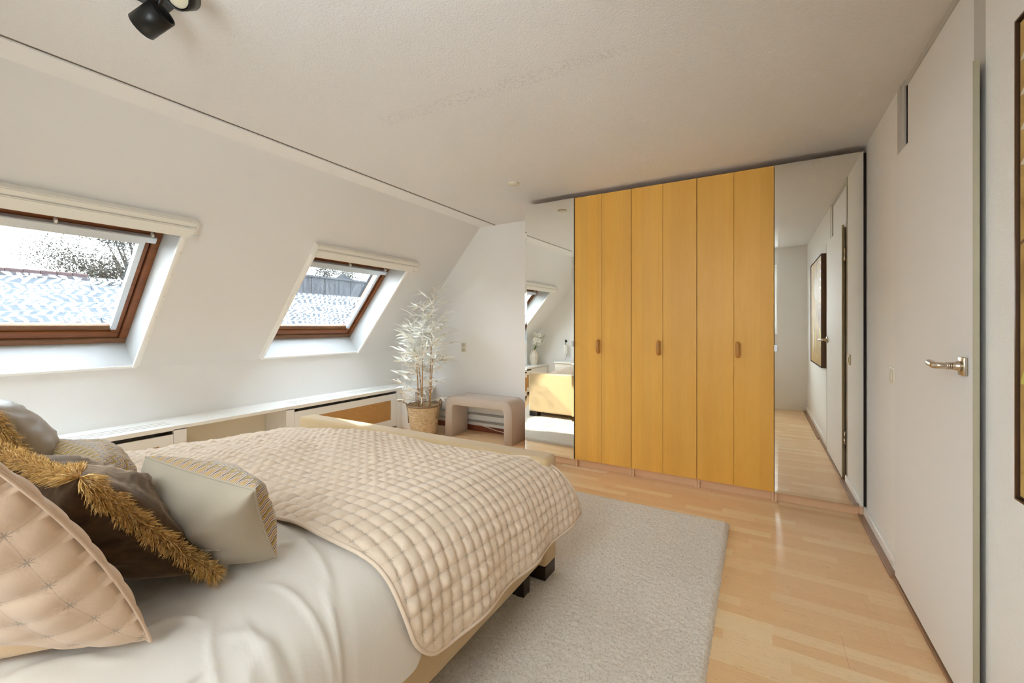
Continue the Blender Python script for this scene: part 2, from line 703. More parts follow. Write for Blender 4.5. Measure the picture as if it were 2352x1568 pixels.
# ------------------------------------------------------------ floor
fl = box('floor', (-4.3, YN-.2, -.12), (XR+.2, YB+.2, -.010), M['plinth'])
tag(fl, kind='structure')
BW = .0643*3
r0 = math.floor(YN/BW)
r1 = math.ceil(YB/BW)
for r in range(r0, r1+1):
    y0, y1 = max(r*BW, YN), min((r+1)*BW, YB)
    if y1-y0 < .01: continue
    x = -4.13 - random.Random(r).random()*1.286
    while x < XR:
        a, b = max(x, -4.13), min(x+1.286, XR)
        if b-a > .02:
            box('floor_board', (a+.0003, y0+.0003, -.010), (b-.0003, y1-.0003, 0), M['laminate'], fl)
        x += 1.286

# ------------------------------------------------------------ walls and ceiling
def struct(name, lo, hi, m, bev=0):
    return tag(box(name, lo, hi, m, bev=bev), kind='structure')


cl = struct('ceiling', (-2.655, YN-.2, ZC), (XR+.25, YB+.2, ZC+.25), M['ceil'])
struct('wall_far', (-4.4, YB, -.12), (XR+.25, YB+.2, ZC+.4), M['wall'])
WX0, WX1, WZ0, WZ1 = -1.12, -.06, 1.12, 2.15   # added window in the unseen rear wall, lets in fill light
bm = bmesh.new()
add_box(bm, (-4.4, YN-.2, -.12), (WX0, YN, ZC+.4))
add_box(bm, (WX1, YN-.2, -.12), (XR+.25, YN, ZC+.4))
add_box(bm, (WX0, YN-.2, -.12), (WX1, YN, WZ0))
add_box(bm, (WX0, YN-.2, WZ1), (WX1, YN, ZC+.4))
tag(bm_obj('wall_behind', bm, M['wall']), kind='structure')
w3 = root('window_3', ((WX0+WX1)/2, YN-.1, 1.5), kind='structure')
bm = bmesh.new()
for lo, hi in (((WX0, YN-.16, WZ0), (WX0+.05, YN-.10, WZ1)), ((WX1-.05, YN-.16, WZ0), (WX1, YN-.10, WZ1)),
               ((WX0+.05, YN-.16, WZ0), (WX1-.05, YN-.10, WZ0+.05)), ((WX0+.05, YN-.16, WZ1-.05), (WX1-.05, YN-.10, WZ1))):
    add_box(bm, lo, hi)
bm_obj('window_frame', bm, M['whitegloss'], w3)
box('sill', (WX0-.03, YN-.10, WZ0-.02), (WX1+.03, YN+.03, WZ0), M['whitegloss'], w3, .003)
box('glass_pane', (WX0+.04, YN-.132, WZ0+.04), (WX1-.04, YN-.128, WZ1-.04), M['glass'], w3)
pl = bpy.data.lights.new('sky_portal', 'AREA')
pl.shape = 'RECTANGLE'
pl.size, pl.size_y = WX1-WX0, WZ1-WZ0
pl.cycles.is_portal = True
po = bpy.data.objects.new('sky_portal', pl)
COL.objects.link(po)
po.location = ((WX0+WX1)/2, YN-.19, (WZ0+WZ1)/2)
po.rotation_euler = (PI/2, 0, PI)
struct('wall_left', (-4.4, YN-.2, -.12), (-4.13, YB+.2, .918), M['wall'])
# smooth edge board along the ceiling and its little lip
t1 = struct('trim_1', (-2.90, YN-.1, ZC-.001), (-2.655, YB+.1, ZC+.25), M['white'])
box('edge_lip', (-2.662, YN, ZC-.010), (-2.648, YB, ZC+.002), M['white'], t1)
box('lip_shadow_joint', (-2.649, YN, ZC-.0022), (-2.638, YB, ZC+.001), M['lipgap'], t1)
# right wall with the door opening (y 1.86 .. 2.735)
OY0, OY1 = 1.848, 2.789
bm = bmesh.new()
add_box(bm, (XR, YN-.2, -.12), (XR+.12, OY0, ZC+.3))
add_box(bm, (XR, OY1, -.12), (XR+.12, YB+.2, ZC+.3))
add_box(bm, (XR+.10, OY0-.05, -.12), (XR+.14, OY1+.05, ZC+.3))
tag(bm_obj('wall_right', bm, M['spack']), kind='structure')

# sloping wall with two window openings
W = [(.225, 1.345), (2.31, 3.43)]
WS0, WS1 = .70, 1.935
SL = B.xz - A.xz
LEN = (B-A).length
ys = [YN-.2, W[0][0], W[0][1], W[1][0], W[1][1], YB+.2]
ss = [-.03, WS0, WS1, LEN+.25]
bm = bmesh.new()
for i in range(5):
    for j in range(3):
        if j == 1 and i in (1, 3): continue
        s0, s1 = ss[j], ss[j+1]
        y0, y1 = ys[i], ys[i+1]
        o0 = 0
        p = [S(s0, y0, o0), S(s1, y0, o0), S(s1, y1, o0), S(s0, y1, o0)]
        q = [S(s0, y0, .20), S(s1, y0, .20), S(s1, y1, .20), S(s0, y1, .20)]
        add_hexa(bm, p+q)
bmesh.ops.remove_doubles(bm, verts=bm.verts, dist=1e-4)
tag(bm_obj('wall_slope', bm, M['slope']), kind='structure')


# ------------------------------------------------------------ roof windows
def sbox(bm, s0, s1, y0, y1, o0, o1, bev=0):
    k = len(bm.verts)
    p = [S(s0, y0, o0), S(s1, y0, o0), S(s1, y1, o0), S(s0, y1, o0)]
    q = [S(s0, y0, o1), S(s1, y0, o1), S(s1, y1, o1), S(s0, y1, o1)]
    before = set(bm.edges)
    add_hexa(bm, p+q)
    if bev:
        es = [e for e in bm.edges if e not in before]
        bmesh.ops.bevel(bm, geom=es, offset=bev, segments=2, affect='EDGES')


def spart(name, rects, m, parent, bev=0):
    bm = bmesh.new()
    for r in rects:
        sbox(bm, *r, bev=bev)
    return bm_obj(name, bm, m, parent)


def leaf_poly(c, d, L, wd, nseg=5):
    """2-D almond leaf -> list of points"""
    d = d.normalized()
    pz = Vector((-d.y, d.x))
    pts = []
    for i in range(nseg+1):
        t = i/nseg
        pts.append(c+d*L*t+pz*wd*math.sin(PI*t**.8)*.5)
    for i in range(nseg-1, 0, -1):
        t = i/nseg
        pts.append(c+d*L*t-pz*wd*math.sin(PI*t**.8)*.5)
    return pts


def roof_window(idx, y0, y1, seed, ext=.07):
    rw = root('window_%d' % idx, tuple(S(1.3, (y0+y1)/2, .15)), kind='structure')
    # lining boards: splayed reveal
    fo = .20
    fs0, fs1, fy0, fy1 = .80, 1.885, y0+.012, y1-.012
    def reveal(name, a, b, c, d, thick):
        bm = bmesh.new()
        add_hexa(bm, [a, b, c, d]+[p+thick for p in (a, b, c, d)])
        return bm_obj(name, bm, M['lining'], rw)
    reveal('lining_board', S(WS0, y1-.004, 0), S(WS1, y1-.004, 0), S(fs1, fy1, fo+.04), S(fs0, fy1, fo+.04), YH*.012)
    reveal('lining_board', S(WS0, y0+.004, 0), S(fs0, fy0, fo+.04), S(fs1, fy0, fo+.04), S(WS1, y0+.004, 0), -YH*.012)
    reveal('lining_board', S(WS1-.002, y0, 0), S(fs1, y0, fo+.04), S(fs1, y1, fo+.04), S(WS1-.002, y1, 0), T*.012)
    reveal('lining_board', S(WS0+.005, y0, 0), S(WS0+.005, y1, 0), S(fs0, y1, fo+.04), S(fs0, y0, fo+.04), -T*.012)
    # outer casing wood (pine)
    def ring(name, s0, s1, a, b, wd, o0, o1, m, bot=None):
        spart(name, [(s0, s0+wd, a, b, o0, o1)], m, rw, .003)
        spart(name, [(s1-wd, s1, a, b, o0, o1)], bot or m, rw, .003)
        for (u, v) in ((a, a+wd), (b-wd, b)):
            spart(name, [(s0+wd, s1-wd, u, v, o0, o1)], m, rw, .003)
    ring('frame_rail', fs0, fs1, fy0, fy1, .046, fo, fo+.10, M['pine'], M['pineworn'])
    ring('sash_rail', fs0+.052, fs1-.052, fy0+.052, fy1-.052, .050, fo+.012, fo+.075, M['pine'])
    for (u, v) in ((fs0+.102, fs0+.147), (fs1-.147, fs1-.102)):
        spart('glazing_bead', [(u, v, fy0+.080, fy1-.080, fo+.030, fo+.07)], M['pineworn'], rw, .003)
    for (u, v) in ((fy0+.080, fy0+.090), (fy1-.090, fy1-.080)):
        spart('glazing_bead', [(fs0+.147, fs1-.147, u, v, fo+.030, fo+.07)], M['pinev'], rw, .002)
    spart('dark_seal', [(fs0+.040, fs0+.056, fy0+.04, fy1-.04, fo+.05, fo+.09), (fs1-.056, fs1-.040, fy0+.04, fy1-.04, fo+.05, fo+.09),
                        (fs0+.04, fs1-.04, fy0+.04, fy0+.056, fo+.05, fo+.09), (fs0+.04, fs1-.04, fy1-.056, fy1-.04, fo+.05, fo+.09)], M['dark'], rw)
    # outer casing seen from the street: closes the slab around the glass
    spart('outer_casing', [(WS0-.03, fs0+.12, y0-.03, y1+.03, fo+.10, fo+.13), (fs1-.10, WS1+.03, y0-.03, y1+.03, fo+.10, fo+.13),
                           (fs0+.1, fs1-.08, y0-.03, fy0+.08, fo+.10, fo+.13), (fs0+.1, fs1-.08, fy1-.08, y1+.03, fo+.10, fo+.13)], M['roofgrey'], rw)
    gy0, gy1, gs0, gs1 = fy0+.092, fy1-.092, fs0+.15, 1.735
    spart('glass_pane', [(gs0-.04, gs1+.01, gy0-.01, gy1+.01, fo+.052, fo+.054)], M['glass'], rw)
    # inner aluminium blind guides left and right, blind head rail
    spart('side_channel', [(fs0+.13, gs1+.02, gy1-.018, gy1+.014, fo+.004, fo+.05)], M['alu'], rw, .003)
    spart('side_channel', [(fs0+.13, gs1+.02, gy0-.014, gy0+.018, fo+.004, fo+.05)], M['alu'], rw, .003)
    spart('blind_rail', [(fs0+.100, fs0+.145, fy0+.035, fy1-.035, fo-.030, fo+.012)], M['alu'], rw, .004)
    spart('blind_lower_bar', [(fs0+.145, fs0+.172, gy0, gy1, fo-.015, fo+.03)], M['alu'], rw, .003)
    for k in range(3):
        yy = fy0+.11+k*(fy1-fy0-.17)/2
        spart('rail_clip', [(fs0+.078, fs0+.105, yy-.007, yy+.007, fo-.02, fo+.012)], M['blindwhite'], rw, .002)
    # insect-screen cassette and rails on the wall face
    bm = bmesh.new()
    sbox(bm, .600, .705, y0-.035, y1+ext+0.005, -.055, .004, .006)
    sbox(bm, .640, .715, y0-.030, y1+ext+0.000, -.068, -.030, .005)
    cs = bm_obj('blind_cassette', bm, M['blindwhite'], rw)
    spart('cassette_groove', [(.636, .640, y0-.033, y1+ext+0.002, -.057, -.04)], M['grey'], rw)
    spart('cassette_end_cap', [(.603, .712, y1+ext+0.000, y1+ext+0.010, -.062, .002)], M['blindwhite'], rw, .002)
    spart('cassette_end_cap', [(.603, .712, y0-.040, y0-.032, -.062, .002)], M['blindwhite'], rw, .002)
    lab = spart('maker_label', [(.690, .702, y1+.020, y1+.052, -.0695, -.068)], M['alu'], rw)
    for (u, v) in ((y1-.008, y1+.016), (y0-.016, y0+.008)):
        r = spart('screen_side_rail', [(.70, WS1+.012, u, v, -.022, .002)], M['whitegloss'], rw, .002)
    spart('rail_flange', [(.72, WS1+.008, y1+.014, y1+.036, -.004, .002)], M['whitegloss'], rw)
    spart('rail_flange', [(.72, WS1+.008, y0-.036, y0-.014, -.004, .002)], M['whitegloss'], rw)
    for k in range(6):
        s_ = .88+k*.19
        for yy in (y1+.028, y0-.028):
            spart('rail_screw', [(s_-.004, s_+.004, yy-.004, yy+.004, -.007, 0)], M['blindwhite'], rw)
    spart('bottom_trim', [(WS1-.002, WS1+.022, y0-.02, y1+.02, -.008, .002)], M['whitegloss'], rw, .002)
    # privacy film on the lower half of the pane
    fy0_, fy1_ = gy0+.0, gy1-.0
    S0, S1 = 1.325, gs1
    spart('film_base', [(S0, S1, fy0_, fy1_, fo+.0490, fo+.0495)], M['filmbase'], rw)
    rnd = random.Random(seed)
    V, F = [], []
    def put(pts):
        k = len(V)
        for p in pts:
            yy = min(max(p.x, fy0_), fy1_)
            s_ = min(max(p.y, S0), S1)
            V.append(S(s_, yy, fo+.0475))
        F.append(tuple(range(k, k+len(pts))))
    row = S0-.02
    kk = 0
    while row < S1+.03:
        y = fy0_-.05*rnd.random()
        ph, am = rnd.random()*6, .008+.006*rnd.random()
        prev = None
        side = 1
        while y < fy1_+.02:
            p = Vector((y, row+am*math.sin(y*14+ph)+.35*(y-fy0_-.4)*.06*math.sin(ph)))
            if prev is not None:
                d = (p-prev).normalized()
                nn = Vector((-d.y, d.x))*.0016
                put([prev+nn, p+nn, p-nn, prev-nn])
                ang = side*(.55+.5*rnd.random())
                dd = Vector((d.x*math.cos(ang)-d.y*math.sin(ang), d.x*math.sin(ang)+d.y*math.cos(ang)))
                if kk % 2: dd = Vector((-dd.x, dd.y))
                put(leaf_poly(p, dd, .050+.026*rnd.random(), .0165+.006*rnd.random()))
                side = -side
            prev = p
            y += .026+.008*rnd.random()
        row += .046
        kk += 1
    mesh_obj('leaf_print', V, F, M['filmleaf'], rw, kind='stuff')
    # daylight sampling aid: a portal only guides the sky light, it emits nothing
    pl = bpy.data.lights.new('sky_portal', 'AREA')
    pl.shape = 'RECTANGLE'
    pl.size, pl.size_y = 1.02, .92
    pl.cycles.is_portal = True
    po = bpy.data.objects.new('sky_portal', pl)
    COL.objects.link(po)
    po.location = S(1.34, (y0+y1)/2, fo+.14)
    z = -N
    mx = Matrix((YH, z.cross(YH), z)).transposed()
    po.rotation_euler = mx.to_euler()
    return rw


roof_window(1, *W[0], 3, .038)
roof_window(2, *W[1], 11)

# ------------------------------------------------------------ door in the right wall
d1 = root('door_1', (XR, 2.28, 0), kind='structure')
DZ = 2.046
bm = bmesh.new()
add_box(bm, (.567, 1.842, .024), (.5795, 2.723, DZ))
add_box(bm, (.5795, 1.925, .024), (.5965, 2.695, DZ-.015))
bm_obj('door_leaf', bm, M['door'], d1)
box('door_gap_shade', (.5965, 1.897, .024), (.5978, 1.925, DZ), M['dark'], d1)  # dark strip standing in for the shade between leaf and frame
box('leaf_edge', (.5655, 1.8405, .024), (.5798, 1.8435, DZ), M['edge'], d1)
box('leaf_edge', (.570, 2.722, .024), (.582, 2.7245, DZ), M['edge'], d1)
bm = bmesh.new()
add_box(bm, (.5978, OY0, 0), (.70, 1.94, ZC))
add_box(bm, (.596, 2.700, 0), (.70, OY1, ZC))
add_box(bm, (.590, 2.745, DZ+.0), (.60, OY1, ZC))
add_box(bm, (.600, OY0, 2.375), (.70, OY1, ZC))
bm_obj('door_frame', bm, M['grey'], d1)
box('transom_panel', (.606, 1.94, 1.96), (.64, 2.690, 2.382), M['door'], d1)
box('panel_gap', (.603, 2.686, 1.96), (.612, 2.702, 2.39), M['dark'], d1)
for z in (.29, 1.755):
    h = tube('hinge', [(.585, 2.730, z-.0), (.585, 2.730, z+.052)], .008, M['nickel'], d1, 12)
    tube('hinge_pin', [(.585, 2.730, z+.055), (.585, 2.730, z+.105)], .0065, M['nickel'], h, 12)
# lever handle
hz = 1.233-(852-750)/977*(.56/.45)
hb = root('door_handle', (.55, 1.90, hz))
hb.parent = d1
hb.location = Vector((.55, 1.90, hz))-d1.location
box('rose', (.556, 1.880, hz-.030), (.567, 1.928, hz+.030), M['nickel'], hb, .004, 3, True)
lathe('spindle_neck', [(0, 0), (.016, 0), (.017, -.006), (.0125, -.012), (.0115, -.020), (0, -.021)], (.5565, 1.905, hz), M['nickel'], hb, 24, axis=(1, 0, 0))
stem = [(.540, 1.905, hz), (.520, 1.905, hz), (.508, 1.905, hz), (.5005, 1.908, hz), (.4975, 1.916, hz), (.4985, 1.930, hz), (.502, 1.955, hz+.001), (.506, 1.985, hz+.002), (.511, 2.015, hz+.002), (.516, 2.040, hz+.001)]
tube('lever', stem, [.0102, .0102, .0104, .0106, .0108, .0108, .0112, .0118, .0115, .006], M['nickel'], hb, 18)
for k in range(3):
    lathe('lever_ring', [(.0100, -.0014), (.0122, 0), (.0100, .0014)], (.533-k*.0045, 1.905, hz), M['nickel'], hb, 18, axis=(1, 0, 0))
# threshold and skirting
t2 = struct('trim_2', (.545, YN, 0), (XR, 1.30, .012), M['oak'])
box('threshold_board', (.551, 2.727, 0), (XR, 3.535, .014), M['oak'], t2, .003)
box('threshold_board', (.560, 1.28, 0), (.61, 2.724, .014), M['oak'], t2, .003)
struct('baseboard_right', (.578, OY1+.0, .014), (XR, 3.53, .065), M['whitegloss'], .003)
struct('baseboard_right', (.578, YN, .012), (XR, OY0, .065), M['whitegloss'], .003)
struct('baseboard_behind', (-2.7, YN, 0), (XR, YN+.014, .065), M['whitegloss'], .003)

# light switch, socket, ceiling cover
ls = root('light_switch', (XR, 2.88, .978), 'cream square rocker light switch on the wall beside the white door', 'light switch')
box('switch_plate', (XR-.009, 2.842, .937), (XR, 2.922, 1.019), M['plastic'], ls, .003)
box('rocker', (XR-.015, 2.862, .957), (XR-.008, 2.902, .999), M['plastic'], ls, .002)
so = root('wall_socket', (-3.10, YB, .985), 'white double wall socket behind the pale bamboo plant', 'socket')
box('socket_plate', (-3.128, YB-.010, .922), (-3.056, YB, 1.035), M['plastic'], so, .003)
for z in (1.008, .951):
    lathe('socket_well', [(.022, .004), (.022, 0), (.018, 0), (.017, .0025), (.003, .0025), (.0025, .0005), (0, .0005)], (-3.092, YB-.0135, z), M['socketgrey'], so, 24, axis=(0, 1, 0))
sm = root('ceiling_cover', (-1.745, 3.02, ZC), 'small round white cover plate on the ceiling', 'cover plate')
lathe('cover_disc', [(0, -.012), (.042, -.012), (.047, -.008), (.047, 0)], (-1.745, 3.02, ZC), M['plastic'], sm, 32)

# ------------------------------------------------------------ wardrobe row
YD = 3.5
ux = [-1.900, -1.405, -.911, -.414, .087, .5775]
ZT, ZB = 2.358, .0715
labels = ['wardrobe with narrow mirror door at the left end of the row',
          'wardrobe with maple doors next to the left mirror door',
          'middle wardrobe of the row with honey maple doors',
          'wardrobe with maple doors next to the large right mirror door',
          'wardrobe with mirror door at the right end beside the wall']
for i in range(5):
    x0, x1 = ux[i], ux[i+1]
    wd = root('wardrobe', ((x0+x1)/2, YD+.3, 0), labels[i], 'wardrobe', 'row of fitted wardrobes')
    bm = bmesh.new()
    g = .018
    add_box(bm, (x0+.0015, YD+.022, 0), (x0+g, YD+.60, ZT-.002))
    add_box(bm, (x1-g, YD+.022, 0), (x1-.0015, YD+.60, ZT-.002))
    add_box(bm, (x0+g, YD+.024, ZT-.022), (x1-g, YD+.60, ZT-.002))
    add_box(bm, (x0+g, YD+.024, ZB-.016), (x1-g, YD+.60, ZB+.004))
    add_box(bm, (x0+g, YD+.58, ZB), (x1-g, YD+.60, ZT-.022))
    bm_obj('carcass', bm, M['plinth'], wd)
    box('plinth', (x0+g+.001, YD+.045, .0005), (x1-g-.001, YD+.060, ZB-.018), M['plinth'], wd)
    if i in (0, 4):
        # mirror door with bevelled edge
        a, b = x0+.002, x1-.002
        bv, dp = .020, .0007
        V = [(a, YD, ZB), (b, YD, ZB), (b, YD, ZT), (a, YD, ZT),
             (a+bv, YD-dp, ZB+bv), (b-bv, YD-dp, ZB+bv), (b-bv, YD-dp, ZT-bv), (a+bv, YD-dp, ZT-bv)]
        F = [(4, 5, 6, 7), (0, 1, 5, 4), (1, 2, 6, 5), (2, 3, 7, 6), (3, 0, 4, 7)]
        dm = box('door_panel', (a, YD+.0005, ZB), (b, YD+.018, ZT), M['mirroredge'], wd)
        mg = mesh_obj('mirror_glass', V, F, M['mirror'], wd)
        hx = (b-.018) if i == 0 else (a-.0025)
        hd = box('mirror_handle', (hx-.001, YD-.014, 1.055), (hx+.019, YD+.004, 1.104), M['alu'], wd, .002)
        if i == 0:
            # the left mirror door stands open by about one degree
            for o in (dm, mg, hd):
                for v in o.data.vertices:
                    v.co.y -= (v.co.x-a)*.0205
    else:
        mid = (x0+x1)/2
        for a, b in ((x0+.002, mid-.0008), (mid+.0008, x1-.002)):
            box('door_panel', (a, YD, ZB), (b, YD+.018, ZT), M['maple'], wd, .0012)
        hx = {1: mid-.028, 2: mid-.030, 3: mid+.025}[i]
        z0 = 1.062
        p = [(hx, YD, z0-.046), (hx, YD-.014, z0-.046), (hx, YD-.026, z0-.036), (hx, YD-.030, z0), (hx, YD-.026, z0+.036), (hx, YD-.014, z0+.046), (hx, YD, z0+.046)]
        tube('door_handle', p, [.013, .0145, .0155, .0155, .0155, .0145, .013], M['handlewood'], wd, 14)
tf = struct('side_gap_shade', (ux[5]+.002, YD+.035, .0), (XR, YD+.05, ZT), M['dark'])  # dark filler imitating the shade between last wardrobe and wall
struct('top_gap_shade', (ux[0], YD+.33, ZT+.001), (XR, YD+.34, ZC), M['dark'])  # dark board set back above the row, painted as the gap's shade

# ------------------------------------------------------------ rug
def make_rug():
    x0, x1, y0, y1 = -3.2, -.162, .95, 2.948
    st = .0068
    nx, ny = int((x1-x0)/st), int((y1-y0)/st)
    rnd = random.Random(5)
    V, F, = [], []
    for j in range(ny+1):
        for i in range(nx+1):
            x = x0+(x1-x0)*i/nx
            y = y0+(y1-y0)*j/ny
            e = min(i, nx-i, j, ny-j)*st
            h = .026*min(1, (e/.02))**.5 if e < .02 else .026
            if e == 0:
                z = .001
                x += (rnd.random()-.5)*.006
                y += (rnd.random()-.5)*.006
            else:
                z = h+(rnd.random()-.5)*.0075+.003*noise.noise(Vector((x*4, y*4, 0)))
                x += (rnd.random()-.5)*.004
                y += (rnd.random()-.5)*.004
            V.append((x, y, max(z, .001)))
    for j in range(ny):
        for i in range(nx):
            a = j*(nx+1)+i
            F.append((a, a+1, a+nx+2, a+nx+1))
    r = root('rug', (-1.68, 1.95, 0), 'cream shaggy rectangular rug under the bed on the laminate floor', 'rug')
    mesh_obj('pile', V, F, M['rug'], r, True, kind='stuff')
    box('rug_backing', (x0+.01, y0+.01, .0006), (x1-.01, y1-.01, .004), M['bench'], r)
make_rug()

# ------------------------------------------------------------ bed
bed = root('bed', (-1.82, .85, 0), 'wide upholstered mustard beige bed with a padded footboard and dark legs', 'bed')
RT = .026   # rug top
FX0, FX1 = -2.775, -.868
box('footboard', (FX0, 1.81, .088), (FX1, 1.932, .605), M['bedfab'], bed, .022, 5, True)
for xx in (FX1-.128, FX0+.008):
    box('footboard_leg', (xx, 1.816, RT), (xx+.120, 1.926, .0885), M['legdark'], bed, .002)
for xs, xe in ((-.955, -.882), (-2.76, -2.687)):
    box('side_rail', (xs, -.36, .125), (xe, 1.809, .345), M['bedfab'], bed, .010, 4, True)
for yy in (-.30, 1.655):
    for xx in (-.965, -2.73):
        box('leg', (xx, yy, .004), (xx+.06, yy+.06, .126), M['legdark'], bed, .002)
box('slatted_base', (-2.69, -.36, .17), (-.955, 1.80, .30), M['bedfab'], bed)
box('mattress', (-2.69, -.36, .30), (-.955, 1.79, .56), M['duvet'], bed, .05, 5, True)
box('headboard', (-2.775, -.47, .09), (-.868, -.37, .92), M['bedfab'], bed, .02, 4, True)


# --- bed surface profile -------------------------------------------------
def prof_pt(a, y, ex):
    """a: arc length from x=-1.15 to the right (hang). returns x, z"""
    near = [(0, -1.15, .664), (.15, -1.0, .660), (.255, -.90, .636), (.335, -.832, .590), (.42, -.795, .515), (.52, -.780, .415), (.66, -.776, .275), (.80, -.776, .14)]
    far = [(0, -1.15, .640), (.15, -1.0, .620), (.255, -.905, .578), (.335, -.852, .528), (.42, -.817, .458), (.52, -.797, .375), (.66, -.787, .248), (.80, -.785, .12)]
    t = min(max((y-.8)/1.0, 0), 1)
    t = t*t*(3-2*t)
    for k in range(len(near)-1):
        if a <= near[k+1][0] or k == len(near)-2:
            break
    f = (a-near[k][0])/(near[k+1][0]-near[k][0])
    def cr(idx, tab):
        p0 = tab[max(k-1, 0)][idx]; p1 = tab[k][idx]; p2 = tab[k+1][idx]; p3 = tab[min(k+2, len(tab)-1)][idx]
        return .5*((2*p1)+(-p0+p2)*f+(2*p0-5*p1+4*p2-p3)*f*f+(-p0+3*p1-3*p2+p3)*f**3)
    x = cr(1, near)*(1-t)+cr(1, far)*t
    z = cr(2, near)*(1-t)+cr(2, far)*t
    return x, z


XL, XRr = -2.42, -1.15          # flat top between these


def top_z(x, y):
    """height of the made bed"""
    t = min(max((y-.8)/1.0, 0), 1)
    t = t*t*(3-2*t)
    z = .664*(1-t)+.640*t
    if y > 1.50:
        z -= .048*min(1, (y-1.50)/.28)**1.6
    z += .016*noise.noise(Vector((x*2.3, y*2.8, 3.1)))+.010*noise.noise(Vector((x*6, y*6, 7)))
    if x < -1.85:
        q_ = min(1, (-1.85-x)/.5)
        z -= .034*q_*q_*(3-2*q_)
    # a soft valley across the quilt, as if something had been lying there
    d = (x+1.95)*.5+(y-1.35)*.86
    z -= .016*math.exp(-(d/.07)**2)*math.exp(-((x+1.9)/.55)**2)
    return z


def bed_point(a, y, lift):
    """a = material coordinate across: 0 at x=-1.15, positive hanging on the right, negative towards the left"""
    LW = XRr-XL
    if a <= 0:
        x = XRr+a
        if a < -LW:
            b = -LW-a
            xx, zz = prof_pt(b, y, 0)
            x = XL-(xx+1.15)
            z = zz-prof_pt(0, y, 0)[1]+top_z(XL, y)
            nrm = Vector((-.5, 0, .8))
        else:
            z = top_z(x, y)
            nrm = Vector((0, 0, 1))
        return Vector((x, y, z))+nrm.normalized()*lift
    x, z = prof_pt(a, y, 0)
    x2, z2 = prof_pt(a+.01, y, 0)
    d = Vector((x2-x, 0, z2-z)).normalized()
    nrm = Vector((-d.z, 0, d.x))
    if nrm.dot(Vector((.6, 0, .8))) < 0: nrm = -nrm
    k = math.exp(-(a/.2)**2)
    z += (top_z(XRr, y)-prof_pt(0, y, 0)[1])*k
    return Vector((x, y, z))+nrm*lift


CREASES = [
(-0.919, 0.479, -0.707, 0.509),
(-1.237, 0.744, -0.867, 0.646),
(-0.867, 0.646, -0.568, 0.528),
(-0.915, 0.429, -0.800, 0.526),
(-0.800, 0.526, -0.538, 0.482),
(-0.822, 0.429, -0.659, 0.404),
(-0.959, 0.433, -0.721, 0.376),
(-1.101, 0.674, -1.030, 0.689),
(-1.032, 0.333, -0.974, 0.424),
(-1.061, 0.177, -0.975, 0.315),
(-0.973, 0.545, -0.776, 0.622),
]


def crease(x, y):
    h = 0
    for k, (x0, y0, x1, y1) in enumerate(CREASES):
        dx, dy = x1-x0, y1-y0
        L2 = dx*dx+dy*dy
        t = ((x-x0)*dx+(y-y0)*dy)/L2
        if t < -.15 or t > 1.15: continue
        L = math.sqrt(L2)
        d = ((x-x0)*-dy+(y-y0)*dx)/L+.012*math.sin(t*5+k)
        e = max(0, 1-abs(t-.5)/.65)
        h += (.0045+.002*(k % 3))*min(1, e*2)*math.exp(-(d/(.0065+.003*(k % 2)))**2)
        h -= .002*min(1, e*2)*math.exp(-((d-.025)/.02)**2)
    return h


def make_duvet():
    d = root('duvet', (-1.8, .6, .6), 'white cotton duvet on the bed showing between the cushions and the quilt', 'duvet')
    V, F = [], []
    n, m_ = 260, 300
    a0, a1 = -(XRr-XL)-.30, .615
    y0, y1 = -.36, 1.775
    for j in range(m_+1):
        for i in range(n+1):
            y = y0+(y1-y0)*j/m_
            t_ = min(max((y-.84)/.14, 0), 1)
            a1y = a1-.19*t_*t_*(3-2*t_)
            a = a0+(a1y-a0)*i/n
            p = bed_point(a, y, -.012-.006*t_)
            if y < .75:
                k = min(1, (.75-y)/.35)
                # loose cotton folds fanning out from the cushions towards the hem
                q = Vector((p.x*3.2+p.y*2.5, (p.y*1.2-p.x*.6)*3.0, p.z))
                rid = 1-abs(noise.noise(q*1.25+Vector((3, 1, 0))))*2
                rid = max(rid, 0)**4
                q2 = Vector((a*9+p.y*3, p.y*4.0, 2.2))
                rid2 = max(1-abs(noise.noise(q2))*2.2, 0)**4
                lift = k*(.005*rid+.003*rid2+.014*noise.noise(Vector((p.x*2.6, p.y*2.6, 9))))
                nr = Vector((.5, -.1, .8)).normalized() if a > .15 else Vector((0, 0, 1))
                p += nr*(lift+crease(p.x, p.y))
                # gentle outward belly on the hanging side
                if a > .3:
                    p.x += .008*k*math.sin(p.y*13+a*2)
            V.append(p)
    for j in range(m_):
        for i in range(n):
            q = j*(n+1)+i
            F.append((q, q+1, q+n+2, q+n+1))
    o = mesh_obj('cover', V, F, M['duvet'], d, True)
make_duvet()


def quilt_edges(a):
    """near and far edge y for material coordinate a"""
    h = max(0, a-.12)/.50
    yn = .722+.13*h**1.2
    yf = 1.785
    if a > .10:
        yf = 1.785+.225*min(1, (a-.10)/.51)
    # wavy near hem on the top
    yn += .012*math.sin(a*9+1.1)*(1 if a < .1 else max(0, 1-(a-.1)/.2))
    yn += .010*noise.noise(Vector((a*5, 0, 4)))
    amax = .625
    r = .13
    if a > amax-r:
        c = (a-(amax-r))/r
        yn += r*.9*(1-math.sqrt(max(0, 1-c*c)))
    return yn, yf


